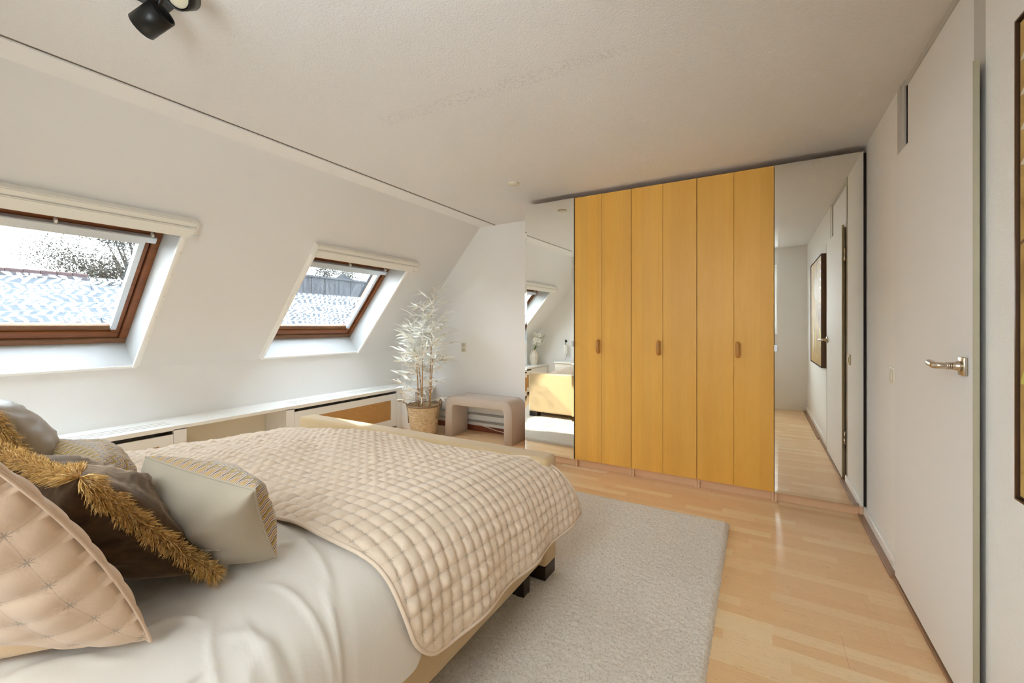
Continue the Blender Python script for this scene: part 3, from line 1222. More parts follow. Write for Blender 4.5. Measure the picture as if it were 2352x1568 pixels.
def quilt_point(a, y, puff=True, edge=1.0):
    p = bed_point(a, y, .006)
    # flare of the free corner beyond the footboard
    if a > .1 and y > 1.6:
        f = min(1, (y-1.6)/.42)*min(1, (a-.1)/.4)
        p.x += .014*f
        p.z += .016*f
    if a > .35:
        p.x += .010*math.sin(y*17+1)*(a-.35)/.3
    if puff:
        u, v = a/QC, y/QCY
        k = (abs(math.sin(PI*u))*abs(math.sin(PI*v)))**.55
        m = edge*.0140*k*(.85+.5*noise.noise(Vector((math.floor(u)*1.7, math.floor(v)*2.3, 5))))
        if a <= .05: p.z += m
        else:
            t = min(1, a/.4)
            p += Vector((t, 0, 1-t*.9)).normalized()*m
    return p


def make_quilt():
    q = root('quilt', (-1.7, 1.3, .66), 'peach beige quilted bedspread with grey star stitches over the foot half of the bed', 'bedspread')
    a0, a1 = -(XRr-XL)-.34, .625
    n, m_ = 350, 240
    V, F, UV = [], [], []
    for i in range(n+1):
        a = a0+(a1-a0)*i/n
        if a < -(XRr-XL): yn, yf = .73, 1.80
        else: yn, yf = quilt_edges(a)
        for j in range(m_+1):
            y = yn+(yf-yn)*j/m_
            V.append(quilt_point(a, y, True, min(1, max(y-yn, 0)/.03, max(a1-a, 0)/.03, max(yf-y, 0)/.03)))
            UV.append((a, y))
    for i in range(n):
        for j in range(m_):
            k = i*(m_+1)+j
            F.append((k, k+m_+1, k+m_+2, k+1))
    o = mesh_obj('cover', V, F, M['quilt'], q, True, UV)
    so_ = o.modifiers.new('t', 'SOLIDIFY')
    so_.thickness = .006
    so_.offset = -1
    # rolled piping round the edge
    path = []
    for i in range(0, n+1, 2):
        a = a0+(a1-a0)*i/n
        yn = .73 if a < -(XRr-XL) else quilt_edges(a)[0]
        path.append(quilt_point(a, yn, False))
    yn, yf = quilt_edges(a1)
    k = 60
    for j in range(1, k+1):
        path.append(quilt_point(a1, yn+(yf-yn)*j/k, False))
    for i in range(n, -1, -2):
        a = a0+(a1-a0)*i/n
        yf = 1.80 if a < -(XRr-XL) else quilt_edges(a)[1]
        path.append(quilt_point(a, yf, False))
    pv, pf = tube_geo(path, .0058, 8)
    mesh_obj('piping', pv, pf, M['quilt'], q, True, [(0.02+.0*v.x, .02) for v in pv])
make_quilt()


# ------------------------------------------------------------ cushions
def cushion_surface(bl, br, tr, tl, thick, side, n=34, pinch=.10, power=.5, wr=.012, seed=0, flange=0.0, size=None, puffcell=None, facing=None, bow=0.0):
    bl, br, tr, tl = map(Vector, (bl, br, tr, tl))
    nrm = (br-bl).cross(tl-bl).normalized()
    if facing is not None and nrm.dot(Vector(facing)) < 0: nrm = -nrm
    wd = (br-bl).length
    ht = (tl-bl).length
    V, F, UV = [], [], []
    for j in range(n+1):
        for i in range(n+1):
            u = -1+2*i/n
            v = -1+2*j/n
            # concentrate rows near the edges
            u_, v_ = math.sin(u*PI/2), math.sin(v*PI/2)
            uu = u_*(1-pinch*(1-v_*v_))
            vv = v_*(1-pinch*(1-u_*u_))
            p = bl*(1-uu)*(1-vv)*.25+br*(1+uu)*(1-vv)*.25+tr*(1+uu)*(1+vv)*.25+tl*(1-uu)*(1+vv)*.25
            fu, fv = max(0, 1-(abs(u_)*(1+flange))**2), max(0, 1-(abs(v_)*(1+flange))**2)
            h = thick*(max(fu, 0)*max(fv, 0))**power
            w_ = wr*noise.noise(Vector((u_*2.3+seed, v_*2.3, seed*1.3)))*(.3+fu*fv)
            cr_ = wr*.7*max(0, 1-2.5*abs(noise.noise(Vector((u_*3+seed*2, v_*3, 1.7)))))*(fu*fv)**.5
            h2 = h+(w_+cr_)*min(1, h/(thick*.3)+.0001)
            p = p+nrm*side*h2+nrm*bow*(1-v_*v_)*(.6+.4*u_)
            V.append(p)
            UV.append((u_*wd/2, v_*ht/2))
    if puffcell:
        # lay the stitch lattice out by surface length, as on real cloth
        c = n//2
        W1 = n+1
        UV = [[0, 0] for _ in V]
        for j in range(W1):
            for st_, rg in ((1, range(c+1, W1)), (-1, range(c-1, -1, -1))):
                acc = 0
                for i in rg:
                    acc += (V[j*W1+i]-V[j*W1+i-st_]).length
                    UV[j*W1+i][0] = acc*st_
        for i in range(W1):
            for st_, rg in ((1, range(c+1, W1)), (-1, range(c-1, -1, -1))):
                acc = 0
                for j in rg:
                    acc += (V[j*W1+i]-V[(j-st_)*W1+i]).length
                    UV[j*W1+i][1] = acc*st_
        UV = [tuple(x) for x in UV]
        nv = []
        for j in range(W1):
            for i in range(W1):
                a_ = V[j*W1+min(i+1, n)]-V[j*W1+max(i-1, 0)]
                b_ = V[min(j+1, n)*W1+i]-V[max(j-1, 0)*W1+i]
                q = a_.cross(b_)
                q = q.normalized() if q.length > 1e-9 else nrm
                if q.dot(nrm)*side < 0: q = -q
                e_ = min(i, n-i, j, n-j)
                k_ = (abs(math.sin(PI*UV[j*W1+i][0]/puffcell))*abs(math.sin(PI*UV[j*W1+i][1]/puffcell)))**.55
                nv.append(V[j*W1+i]+q*.0046*k_*min(1, e_/6))
        V = nv
    for j in range(n):
        for i in range(n):
            a = j*(n+1)+i
            f = (a, a+1, a+n+2, a+n+1)
            F.append(f if side > 0 else f[::-1])
    # rim
    rim = [V[i] for i in range(n+1)]+[V[j*(n+1)+n] for j in range(1, n+1)]+[V[n*(n+1)+i] for i in range(n-1, -1, -1)]+[V[j*(n+1)] for j in range(n-1, 0, -1)]
    return V, F, UV, rim, nrm


def fringe(name, path, nrm, parent, count, length, m, width=.0009, seed=0, closed=False, bias=None):
    rnd = random.Random(seed)
    path = [Vector(p) for p in path]
    seglen = [0]
    for a, b in zip(path[:-1], path[1:]):
        seglen.append(seglen[-1]+(b-a).length)
    tot = seglen[-1]
    cen = sum(path, Vector())/len(path)
    V, F = [], []
    for c in range(count):
        d = rnd.random()*tot
        k = 0
        while seglen[k+1] < d: k += 1
        f = (d-seglen[k])/(seglen[k+1]-seglen[k])
        p = path[k].lerp(path[k+1], f)
        t = (path[k+1]-path[k]).normalized()
        out = t.cross(nrm).normalized()
        if out.dot(p-cen) < 0: out = -out
        clump = noise.noise(p*45)*.9
        cl2 = noise.noise(p*70+Vector((5, 5, 5)))
        dr = (out*(.75+.5*rnd.random())+nrm*(rnd.uniform(-1.3, 1.3)+clump*1.2)+t*(rnd.uniform(-.6, .6)+cl2*1.6)).normalized()
        L = length*(.65+.45*rnd.random())
        sd = dr.cross(Vector((rnd.uniform(-1, 1), rnd.uniform(-1, 1), rnd.uniform(-1, 1)))).normalized()*width
        g = Vector((0, 0, -1))
        q0 = p
        wob = Vector((rnd.uniform(-1, 1), rnd.uniform(-1, 1), rnd.uniform(-1, 1)))*L*.12
        q1 = p+dr*L*.55+g*L*.04+wob
        q2 = p+dr*L*.98+g*L*.16
        b = len(V)
        V += [q0-sd, q0+sd, q1-sd*.9, q1+sd*.9, q2-sd*.3, q2+sd*.3]
        F += [(b, b+1, b+3, b+2), (b+2, b+3, b+5, b+4)]
    return mesh_obj(name, V, F, m, parent, False, kind='stuff')


def cushion(name, label, corners, thick, mf, mb, seed, front_dir=(0, 1, 0), edge='piping', frn=0, frl=.03, names=('front_panel', 'back_panel'), pinch=.10, wr=.012, tf=None, power=.5, puff=None, flange=0.0, group=None, n=34, tb=None, bow=0.0):
    bl, br, tr, tl = corners
    c = sum((Vector(p) for p in corners), Vector())/4
    r = root(name, tuple(c), label, 'cushion' if name != 'pillow' else 'pillow', group)
    V, F, UV, rim, nr = cushion_surface(bl, br, tr, tl, tf or thick, 1, n=n, seed=seed, facing=front_dir, pinch=pinch, wr=wr, power=power, flange=flange, puffcell=puff, bow=bow)
    o = mesh_obj(names[0], V, F, mf, r, True, UV)
    V, F, UV, rim, nr = cushion_surface(bl, br, tr, tl, tb or thick, -1, n=n, seed=seed+3, facing=front_dir, pinch=pinch, wr=wr, power=power, flange=flange, puffcell=puff, bow=bow)
    o = mesh_obj(names[1], V, F, mb, r, True, UV)
    if edge == 'piping':
        pv, pf = tube_geo(rim+[rim[0]], .0028, 6)
        mesh_obj('piping', pv, pf, mb, r, True, [(.02, .02)]*len(pv))
    if frn:
        fringe('fringe', rim+[rim[0]], nr, r, frn, frl, M['fringe'], seed=seed)
    return r, rim, nr


# small lumbar cushion in front
cs, rim, nr = cushion('cushion', 'beige linen cushion with a zigzag front, the one nearest the quilted bedspread',
        [(-1.455, .60, .672), (-1.005, .597, .676), (-.915, .500, .888), (-1.375, .475, .893)], .085, M['zigzag'], M['linen'], 1, tf=.075, tb=.105, wr=.014, power=.40, pinch=.06)
V, F, UV, _r, _n2 = cushion_surface((-1.455, .60, .672), (-1.005, .597, .676), (-.915, .500, .888), (-1.375, .475, .893), .105, -1, seed=4, facing=(0, 1, 0), wr=.014, power=.40, pinch=.06)
nn = 35
mid = [V[16*nn+i]-_n2*.0005 for i in range(3, 27)]
pv, pf = tube_geo(mid, .0022, 6)
mesh_obj('zip_seam', pv, pf, M['linen'], cs, True)
# brown velvet cushion with a fringe
cushion('cushion', 'dark brown velvet cushion with thick ochre fringe, between quilted pillow and linen cushion',
        [(-1.52, .46, .672), (-1.05, .487, .680), (-1.000, .255, .974), (-1.45, .238, .958)], .10, M['velvet'], M['velvet'], 9, edge=None, frn=14000, frl=.032, wr=.018, tf=.070, tb=.10, pinch=.17)
# second one further left
cushion('cushion', 'taupe cushion with ochre fringe at the far left edge, behind the quilted pillow',
        [(-2.35, .44, .672), (-1.88, .44, .680), (-1.74, .262, 1.025), (-2.22, .24, 1.03)], .10, M['satin'], M['satin'], 15, edge=None, frn=9000, frl=.036, wr=.012, tf=.105)
# zigzag cushion behind the velvet one
cushion('cushion', 'grey and mustard zigzag knit cushion half hidden behind the brown velvet cushion',
        [(-2.12, .56, .672), (-1.64, .56, .676), (-1.58, .43, .850), (-2.08, .41, .855)], .07, M['zigzag'], M['zigzag'], 21, tf=.09)
# quilted sham
ps, rim, nr = cushion('pillow', 'peach quilted pillow with grey star stitches in the near left corner of the bed',
        [(-1.50, .136, .865), (-.950, .336, .662), (-.745, .100, 1.098), (-1.295, -.10, 1.12)], .10, M['sham'], M['sham'], 31, puff=.062, wr=.012, pinch=.01, tf=.03, n=90, flange=.02, power=.42, tb=.13, bow=.02)
# plain pillow beneath it
cushion('pillow', 'plain tan pillow under the quilted pillow in the near left corner', 
        [(-1.38, -.17, .705), (-.985, .262, .700), (-1.36, .34, .79), (-1.72, .06, .79)], .085, M['tanpillow'], M['tanpillow'], 41, front_dir=(0, 0, 1), pinch=.06, edge=None, tb=.06, power=.38)

# ------------------------------------------------------------ radiator cover along the knee wall
rc = root('radiator_cover', (-3.95, 1.75, 0), 'long white radiator cover with cane panels and a slotted top along the low wall', 'radiator cover')
ZS = .492
XF = -3.765
def slotted_top(name, y0, y1, groups):
    """top board made of strips so the vent slots are really open"""
    bm = bmesh.new()
    xs = [-4.13, -3.976, -3.962, -3.922, -3.908, -3.868, -3.854, -3.752]
    cuts = sorted({y0, y1} | {g for gg in groups for g in gg})
    for k in range(len(xs)-1):
        if k in (1, 3, 5):
            for a, b in zip(cuts[:-1], cuts[1:]):
                if any(abs(a-g[0]) < 1e-6 for g in groups): continue
                add_box(bm, (xs[k], a, ZS-.025), (xs[k+1], b, ZS))
        else:
            add_box(bm, (xs[k], y0, ZS-.025), (xs[k+1], y1, ZS))
    bmesh.ops.remove_doubles(bm, verts=bm.verts, dist=1e-5)
    bm_obj(name, bm, M['whitegloss'], rc)
slotted_top('top_board', YN, 1.865, [(.20, .79), (.89, 1.49)])
slotted_top('top_board', 1.867, YB, [(2.46, 3.04), (3.16, 3.74)])
def panel(y0, y1):
    # fixed face frame with a dark slot above a removable cane panel
    z0, z1 = .045, ZS-.062
    f = .085
    pr_ = root('door_panel', (XF, (y0+y1)/2, 0))
    pr_.parent = rc
    pr_.location = Vector((XF, (y0+y1)/2, 0))-rc.location
    bm = bmesh.new()
    add_box(bm, (XF-.018, y0, z0), (XF, y0+f, z1))
    add_box(bm, (XF-.018, y1-f, z0), (XF, y1, z1))
    add_box(bm, (XF-.018, y0+f, z1-.070), (XF, y1-f, z1))
    add_box(bm, (XF-.018, y0+f, z0), (XF, y1-f, z0+.085))
    bm_obj('panel_frame', bm, M['white'], pr_)
    box('cane_mesh', (XF-.014, y0+f-.004, z0+.08), (XF-.008, y1-f+.004, z1-.066), M['cane'], pr_)
panel(.145, 1.463)
panel(2.418, 3.712)
bm = bmesh.new()
for a, b in ((YN, .142), (1.466, 1.548), (2.335, 2.415), (3.715, 3.80)):
    add_box(bm, (XF-.020, a, 0), (XF, b, ZS-.025))
add_box(bm, (XF-.020, YN, ZS-.034), (XF, 1.548, ZS-.025))
add_box(bm, (XF-.020, 2.335, ZS-.034), (XF, 3.80, ZS-.025))
for yy in (1.53, 2.337, 3.78):
    add_box(bm, (-4.13, yy, 0), (XF-.02, yy+.018, ZS-.025))
bm_obj('face_frame', bm, M['white'], rc)
box('niche_back', (-4.12, 1.55, 0), (-4.10, 2.335, ZS-.03), M['plastic'], rc)
# boxed corner by the far wall
bm = bmesh.new()
add_box(bm, (-3.765, 3.80, 0), (-3.55, YB, ZS-.025))
add_box(bm, (-3.765, 3.79, ZS-.025), (-3.53, YB, ZS))
bm_obj('corner_box', bm, M['white'], rc)
for y0, y1 in ((.20, 1.42), (2.48, 3.66)):
    rd = root('radiator', (-3.98, (y0+y1)/2, .1), 'grey panel radiator behind the %s cane panel of the cover' % ('left' if y0 < 1 else 'right'), 'radiator')
    bm = bmesh.new()
    add_box(bm, (-4.02, y0, .12), (-3.90, y1, .445), .008)
    bm_obj('radiator_body', bm, M['radiator'], rd)
    box('slot_shade_sheet', (-4.02, y0-.02, .4455), (-3.80, y1+.1, .450), M['dark'], rd)  # dark sheet added under the vent slots, stands in for shade inside the cover
    for k in range(12):
        yy = y0+.05+k*(y1-y0-.1)/11
        box('fin', (-3.899, yy-.012, .14), (-3.893, yy+.012, .43), M['radiator'], rd)

# ------------------------------------------------------------ bench
def make_bench():
    r = root('bench', (-2.64, 3.945, 0), 'taupe fabric waterfall bench with rounded corners against the far wall', 'bench')
    x0, x1, zt = -3.075, -2.205, .452
    th = .098
    R, ri = .105, .035
    out, inn = [], []
    out.append((x0, 0.001)); inn.append((x0+th, .001))
    def arc(cx, cz, rr, a0, a1, k=9):
        return [(cx+rr*math.cos(a0+(a1-a0)*i/k), cz+rr*math.sin(a0+(a1-a0)*i/k)) for i in range(k+1)]
    o = [(x0, .001)]+arc(x0+R, zt-R, R, PI, PI/2)+arc(x1-R, zt-R, R, PI/2, 0)+[(x1, .001)]
    i_ = [(x0+th, .001)]+arc(x0+th+ri, zt-th-ri, ri, PI, PI/2)+arc(x1-th-ri, zt-th-ri, ri, PI/2, 0)+[(x1-th, .001)]
    y0, y1 = 3.775, 4.080
    bm = bmesh.new()
    rows = []
    for (yy, ins) in ((y0, .012), (y0+.004, .004), (y0+.012, 0), (y1-.012, 0), (y1-.004, .004), (y1, .012)):
        ov, iv = [], []
        for k in range(len(o)):
            d = Vector((i_[k][0]-o[k][0], i_[k][1]-o[k][1])).normalized()*ins
            ov.append(bm.verts.new((o[k][0]+d.x, yy, o[k][1]+d.y)))
            iv.append(bm.verts.new((i_[k][0]-d.x, yy, i_[k][1]-d.y)))
        rows.append((ov, iv))
    L = len(o)
    for (a, b), (c, d) in zip(rows[:-1], rows[1:]):
        for k in range(L-1):
            bm.faces.new((a[k], a[k+1], c[k+1], c[k]))
            bm.faces.new((b[k+1], b[k], d[k], d[k+1]))
        bm.faces.new((a[0], c[0], d[0], b[0]))
        bm.faces.new((a[-1], b[-1], d[-1], c[-1]))
    for (a, b), s in ((rows[0], 1), (rows[-1], -1)):
        for k in range(L-1):
            f = (a[k], b[k], b[k+1], a[k+1])
            bm.faces.new(f if s > 0 else f[::-1])
    bmesh.ops.recalc_face_normals(bm, faces=bm.faces)
    ob = bm_obj('bench_body', bm, M['bench'], r, True)
    for yy in (y0+.006, y1-.006):
        pth = [(p[0], yy, p[1]) for p in o]
        tube('seam', pth, .0022, M['bench'], r, 6)
make_bench()

# pipes, cable and red skirting along the far wall
struct('baseboard_far', (-3.55, YB-.016, 0), (-1.9, YB, .062), M['redwood'], .002)
pr1 = root('heating_pipes', (-2.7, YB-.03, .1), 'pair of grey painted heating pipes low on the far wall behind the bench', 'pipes')
for z in (.205, .118):
    tube('pipe', [(-3.545, YB-.030, z), (-1.93, YB-.030, z)], .013, M['pipe'], pr1, 14)
for xx in (-3.2, -2.2):
    for z in (.205, .118):
        box('pipe_bracket', (xx-.012, YB-.03, z-.018), (xx+.012, YB-.0005, z+.018), M['pipe'], pr1)
cb = [(-3.45, YB-.05, .006), (-3.2, YB-.06, .012), (-3.0, YB-.035, .095), (-2.85, YB-.04, .085), (-2.6, YB-.05, .045), (-2.35, YB-.05, .022), (-2.0, YB-.05, .008)]
tag(tube('cable', cb, .0035, M['cable'], None, 8), 'thin white cable hanging along the floor behind the bench', 'cable')

# ------------------------------------------------------------ bamboo plant in basket
def make_plant():
    cx, cy = -3.325, 3.70
    pl = root('potted_plant', (cx, cy, 0), 'pale bleached artificial bamboo in a woven seagrass basket beside the bench', 'plant')
    prof = [(0, .001), (.135, .001), (.142, .02)]
    k = 13
    zs = []
    for i in range(k):
        z = .02+i*.31/k
        r = .142+.040*(z/.33)
        prof += [(r+.003, z+.006), (r+.006, z+.012), (r+.002, z+.022)]
    prof += [(.186, .335), (.180, .342), (.172, .335), (.168, .30), (.155, .26), (0, .26)]
    lathe('basket', prof, (cx, cy, 0), M['seagrass'], pl, 56)
    lathe('basket_rim', [(.172, .328), (.184, .324), (.192, .332), (.188, .344), (.176, .345), (.172, .328)], (cx, cy, 0), M['seagrassdark'], pl, 48)
    lathe('soil', [(0, .29), (.166, .285)], (cx, cy, 0), M['seagrassdark'], pl, 32)
    for a in (PI*1.10, PI*.02):
        dx, dy = math.cos(a), math.sin(a)
        px = [(cx+dx*.186, cy+dy*.186, .20), (cx+dx*.20, cy+dy*.20, .30), (cx+dx*.215, cy+dy*.215, .385), (cx+dx*.205-dy*.04, cy+dy*.205+dx*.04, .41), (cx+dx*.20-dy*.07, cy+dy*.20+dx*.07, .37), (cx+dx*.185-dy*.075, cy+dy*.185+dx*.075, .30)]
        if a > 3: px = [(cx+dx*.186, cy+dy*.186, .12), (cx+dx*.192, cy+dy*.192, .24), (cx+dx*.215, cy+dy*.215, .34), (cx+dx*.28, cy+dy*.28, .372), (cx+dx*.31, cy+dy*.31-.02, .37)]
        tube('handle', px, .0075, M['seagrassdark'], pl, 8)
    rnd = random.Random(12)
    # stems
    stems = []
    for (bx, by, tx, ty, h) in ((-.05, -.03, -.10, -.05, 1.02), (.02, -.05, .05, -.06, 1.22), (.09, 0, .16, .02, 1.00), (.04, .05, .12, .03, 1.38), (-.06, .04, -.16, .03, .92)):
        pts = []
        for i in range(9):
            t = i/8
            pts.append(Vector((cx+bx+(tx-bx)*t**1.3, cy+by+(ty-by)*t**1.3, .27+h*t)))
        stems.append(pts)
        rad = [.0085*(1-.75*i/8) for i in range(9)]
        tube('stem', pts[:6], rad[:6], M['bamboostem'], pl, 8)
        tube('stem_tip', pts[5:], rad[5:], M['leaf'], pl, 6)
    # twigs and leaves
    leafm = None
    n_leaf = 0
    TW = []
    rest = []
    LM = []
    for v in range(5):
        L = .080+.012*v
        w_ = .0085+.001*(v % 3)
        vs, fs = [], []
        K = 6
        for i in range(K+1):
            t = i/K
            hw = w_*math.sin(PI*min(1, (t*.93+.07))**.75)
            dz = -.28*L*t*t*(.4+.3*v/4)
            vs += [(L*t, -hw, dz+.10*hw), (L*t, 0, dz-.002), (L*t, hw, dz+.10*hw)]
        for i in range(K):
            b = i*3
            fs += [(b, b+1, b+4, b+3), (b+1, b+2, b+5, b+4)]
        me = bpy.data.meshes.new('leaf')
        me.from_pydata(vs, [], fs)
        me.materials.append(M['leaf'])
        me.polygons.foreach_set('use_smooth', [True]*len(me.polygons))
        LM.append((me, vs, fs))
    for si, pts in enumerate(stems):
        zmin = .33
        for i in range(34):
            t = (i+rnd.random())/34
            t = .06+.92*t**.82
            k = min(int(t*8), 7)
            p = pts[k].lerp(pts[k+1], t*8-k)
            if .12 < t < .33 and rnd.random() < .62: continue
            ang = rnd.uniform(0, 2*PI)
            out = Vector((math.cos(ang), math.sin(ang)*.75, rnd.uniform(.05, .75))).normalized()
            Lb = rnd.uniform(.10, .36)*(1.08-.62*t)
            if t < .15: Lb *= .8
            tw = [p, p+out*Lb*.5+Vector((0, 0, .01)), p+out*Lb+Vector((0, 0, -.012))]
            # keep clear of the wall and the sloping ceiling
            if tw[-1].y > YB-.08: continue
            xs = B.x+(tw[-1].z-B.z)*(A.x-B.x)/(A.z-B.z) if tw[-1].z > B.z else B.x
            if tw[-1].x < xs+.12: continue
            TW.append(tube_geo(tw, [.0026, .002, .0012], 5))
            nl = rnd.randint(6, 9)
            for q in range(nl):
                f = .30+.70*(q+.5)/nl
                c0 = p+out*Lb*f
                s = 1 if q % 2 else -1
                a2 = s*rnd.uniform(.35, .95)
                d = Vector((out.x*math.cos(a2)-out.y*math.sin(a2), out.x*math.sin(a2)+out.y*math.cos(a2), out.z*.6+rnd.uniform(-.45, .75))).normalized()
                if q == nl-1: d = out.copy()
                sc_ = rnd.uniform(.75, 1.30)
                tip = c0+d*.1*sc_
                if tip.y > YB-.015: continue
                zax = Vector((0, 0, 1))
                yax = zax.cross(d).normalized()
                zx = d.cross(yax).normalized()
                roll = rnd.uniform(-.9, .9)
                yr = yax*math.cos(roll)+zx*math.sin(roll)
                zr = d.cross(yr)
                mx = Matrix(((d.x, yr.x, zr.x), (d.y, yr.y, zr.y), (d.z, yr.z, zr.z)))*sc_
                rest.append((c0, mx, rnd.randrange(5)))
    tv, tfc = join_geo(TW)
    mesh_obj('twigs', tv, tfc, M['leaf'], pl, True, kind='stuff')
    order = sorted(range(len(rest)), key=lambda i: rest[i][0].y-rest[i][0].x*.3)
    V, F = [], []
    for rank, i in enumerate(order):
        c0, mx, v = rest[i]
        if rank < 290:
            o = bpy.data.objects.new('leaf', LM[v][0])
            COL.objects.link(o)
            o.parent = pl
            o.matrix_local = Matrix.Translation(c0-pl.location) @ mx.to_4x4()
        else:
            k = len(V)
            V += [c0+mx @ Vector(q) for q in LM[v][1]]
            F += [tuple(a+k for a in f) for f in LM[v][2]]
    if V:
        mesh_obj('leaves', V, F, M['leaf'], pl, True, kind='stuff')
    print('leaves', len(rest))
make_plant()

# ------------------------------------------------------------ ceiling spotlight
sp = root('ceiling_spotlight', (-1.83, .65, ZC), 'black ceiling spotlight with two swivelling cylinder heads on a square plate', 'spotlight')
box('mounting_plate', (-1.905, .565, ZC-.020), (-1.745, .718, ZC), M['lampplate'], sp, .001)
R3 = Vector((.864, .5035, 0)); F3 = Vector((-.5035, .864, 0)); U3 = Vector((0, 0, 1))
def unproj(X, Y, d):
    return Vector((0, 0, CH))+R3*((X-1176)/977*d)+F3*d+U3*((750-Y)/977*d)
def head(nm, c, ax, L, r, lens):
    ax = ax.normalized()
    c = c-ax*L/2
    h = lathe(nm, [(0, .006), (r-.006, .006), (r-.006, 0), (r, 0), (r, L*.5), (r, L-.002), (r-.003, L), (r-.004, L-.010), (0, L-.010)], c, M['lampblack'], sp, 40, axis=ax)
    if lens:
        lathe('lamp_lens', [(0, L-.004), (r*.35, L-.003), (r*.40, L-.006), (r*.62, L-.004), (r*.66, L-.007), (r*.80, L-.006), (r*.80, L-.0095)], c, M['lens'], h, 36, axis=ax)
c1 = unproj(349, 45, 1.50)
head('spot_head', c1, -R3*.86-U3*.44+F3*.12, .098, .0435, False)
c2 = unproj(420, -6, 1.42)
a2 = R3*.12-F3*.78-U3*.60
head('spot_head', c2, a2, .080, .0375, True)
j = unproj(372, -6, 1.50)
tube('swivel_arm', [j+U3*.06, j, (c1+j)/2], .008, M['lampblack'], sp, 10)
j2 = c2-a2.normalized()*.050
tube('swivel_arm', [j2+U3*.055, j2+U3*.02, j2+a2.normalized()*.012], .008, M['lampblack'], sp, 10)

# ------------------------------------------------------------ painting
pa = root('painting', (XR-.02, 1.03, 1.4), 'tall gold painting with white birds in a thin dark frame beside the door', 'painting')
PY0, PY1, PZ0, PZ1 = .50, 1.552, .800, 1.992
PX = XR-.045
box('canvas', (PX+.006, PY0+.012, PZ0+.012), (XR-.002, PY1-.012, PZ1-.012), M['gold'], pa)
bm = bmesh.new()
for lo, hi in (((PX, PY0, PZ0), (XR-.001, PY0+.005, PZ1)), ((PX, PY1-.005, PZ0), (XR-.001, PY1, PZ1)),
               ((PX, PY0+.005, PZ0), (XR-.001, PY1-.005, PZ0+.005)), ((PX, PY0+.005, PZ1-.005), (XR-.001, PY1-.005, PZ1))):
    add_box(bm, lo, hi)
bm_obj('frame', bm, M['framebrown'], pa)
bm = bmesh.new()
for lo, hi in (((PX+.012, PY0+.005, PZ0+.005), (XR-.003, PY0+.012, PZ1-.005)), ((PX+.012, PY1-.012, PZ0+.005), (XR-.003, PY1-.005, PZ1-.005)),
               ((PX+.012, PY0+.012, PZ0+.005), (XR-.003, PY1-.012, PZ0+.012)), ((PX+.012, PY0+.012, PZ1-.012), (XR-.003, PY1-.012, PZ1-.005))):
    add_box(bm, lo, hi)
bm_obj('shadow_gap', bm, M['frameblack'], pa)
def flat(name, pts, m, dx=0.0):
    x = PX+.0055-dx
    mesh_obj(name, [(x, p[0], p[1]) for p in pts], [tuple(range(len(pts)))], m, pa)
def pleaf(name, y, z, dy, dz, L, wd, m, lift):
    pts = leaf_poly(Vector((y, z)), Vector((dy, dz)), L, wd, 10)
    flat(name, [(min(max(p.x, PY0+.013), PY1-.013), p.y) for p in pts], m, lift)
def stroke(name, pts, wd, m, lift):
    up = [(p[0], p[1]+wd*(1-.7*i/(len(pts)-1))) for i, p in enumerate(pts)]
    dn = [(p[0], p[1]-wd*(1-.7*i/(len(pts)-1))) for i, p in enumerate(pts)][::-1]
    flat(name, up+dn, m, lift)
# flying bird, wings up; standing wader; branches and leaves
for k in range(5):
    pleaf('bird_feather', 1.08, 1.52, .18+.16*k, 1-.12*k, .40-.035*k, .05, M['paintwhite'], .0001*k)
    pleaf('bird_feather', 1.05, 1.52, -.12-.16*k, 1-.12*k, .40-.035*k, .05, M['paintwhite'], .0001*k)
pleaf('bird_body', 1.07, 1.62, -.08, -1, .34, .085, M['paintwhite'], .0006)
for k in range(4):
    pleaf('bird_feather', 1.539, 1.885-k*.085, -1, .30-.05*k, .16, .030, M['paintwhite'], .0003)
pleaf('wader_body', .80, 1.24, -.20, -1, .34, .11, M['paintwhite'], .0001)
flat('wader_neck', [(.775, 1.18), (.795, 1.19), (.800, 1.28), (.775, 1.36), (.785, 1.42), (.81, 1.435), (.785, 1.448), (.765, 1.43), (.757, 1.36), (.778, 1.28)], M['paintwhite'], .0003)
flat('wader_leg', [(.752, .95), (.758, .95), (.760, .84), (.755, .84)], M['paintbrown'])
stroke('branch', [(1.539, 1.435), (1.44, 1.463), (1.34, 1.478), (1.22, 1.480), (1.10, 1.466), (1.02, 1.44)], .0045, M['paintbrown'], .0001)
stroke('branch', [(1.34, 1.478), (1.27, 1.52), (1.21, 1.545), (1.15, 1.555)], .003, M['paintbrown'], .0001)
for (a, z, s_, dy) in ((1.515, 1.42, .24, -.10), (1.455, 1.455, .26, .12), (1.36, 1.47, .22, -.25), (1.27, 1.47, .25, .15), (1.18, 1.47, .2, -.2)):
    pleaf('painted_leaf', a, z, dy, -1, s_, .028, M['paintbrown'], .0002)
pleaf('yellow_leaf', 1.538, 1.09, -.85, .50, .26, .075, M['paintyellow'], .0002)
pleaf('yellow_leaf', 1.50, 1.10, -.35, -.9, .12, .03, M['paintyellow'], .0003)
pleaf('yellow_leaf', .94, 1.22, .25, -1, .26, .06, M['paintyellow'], .0002)

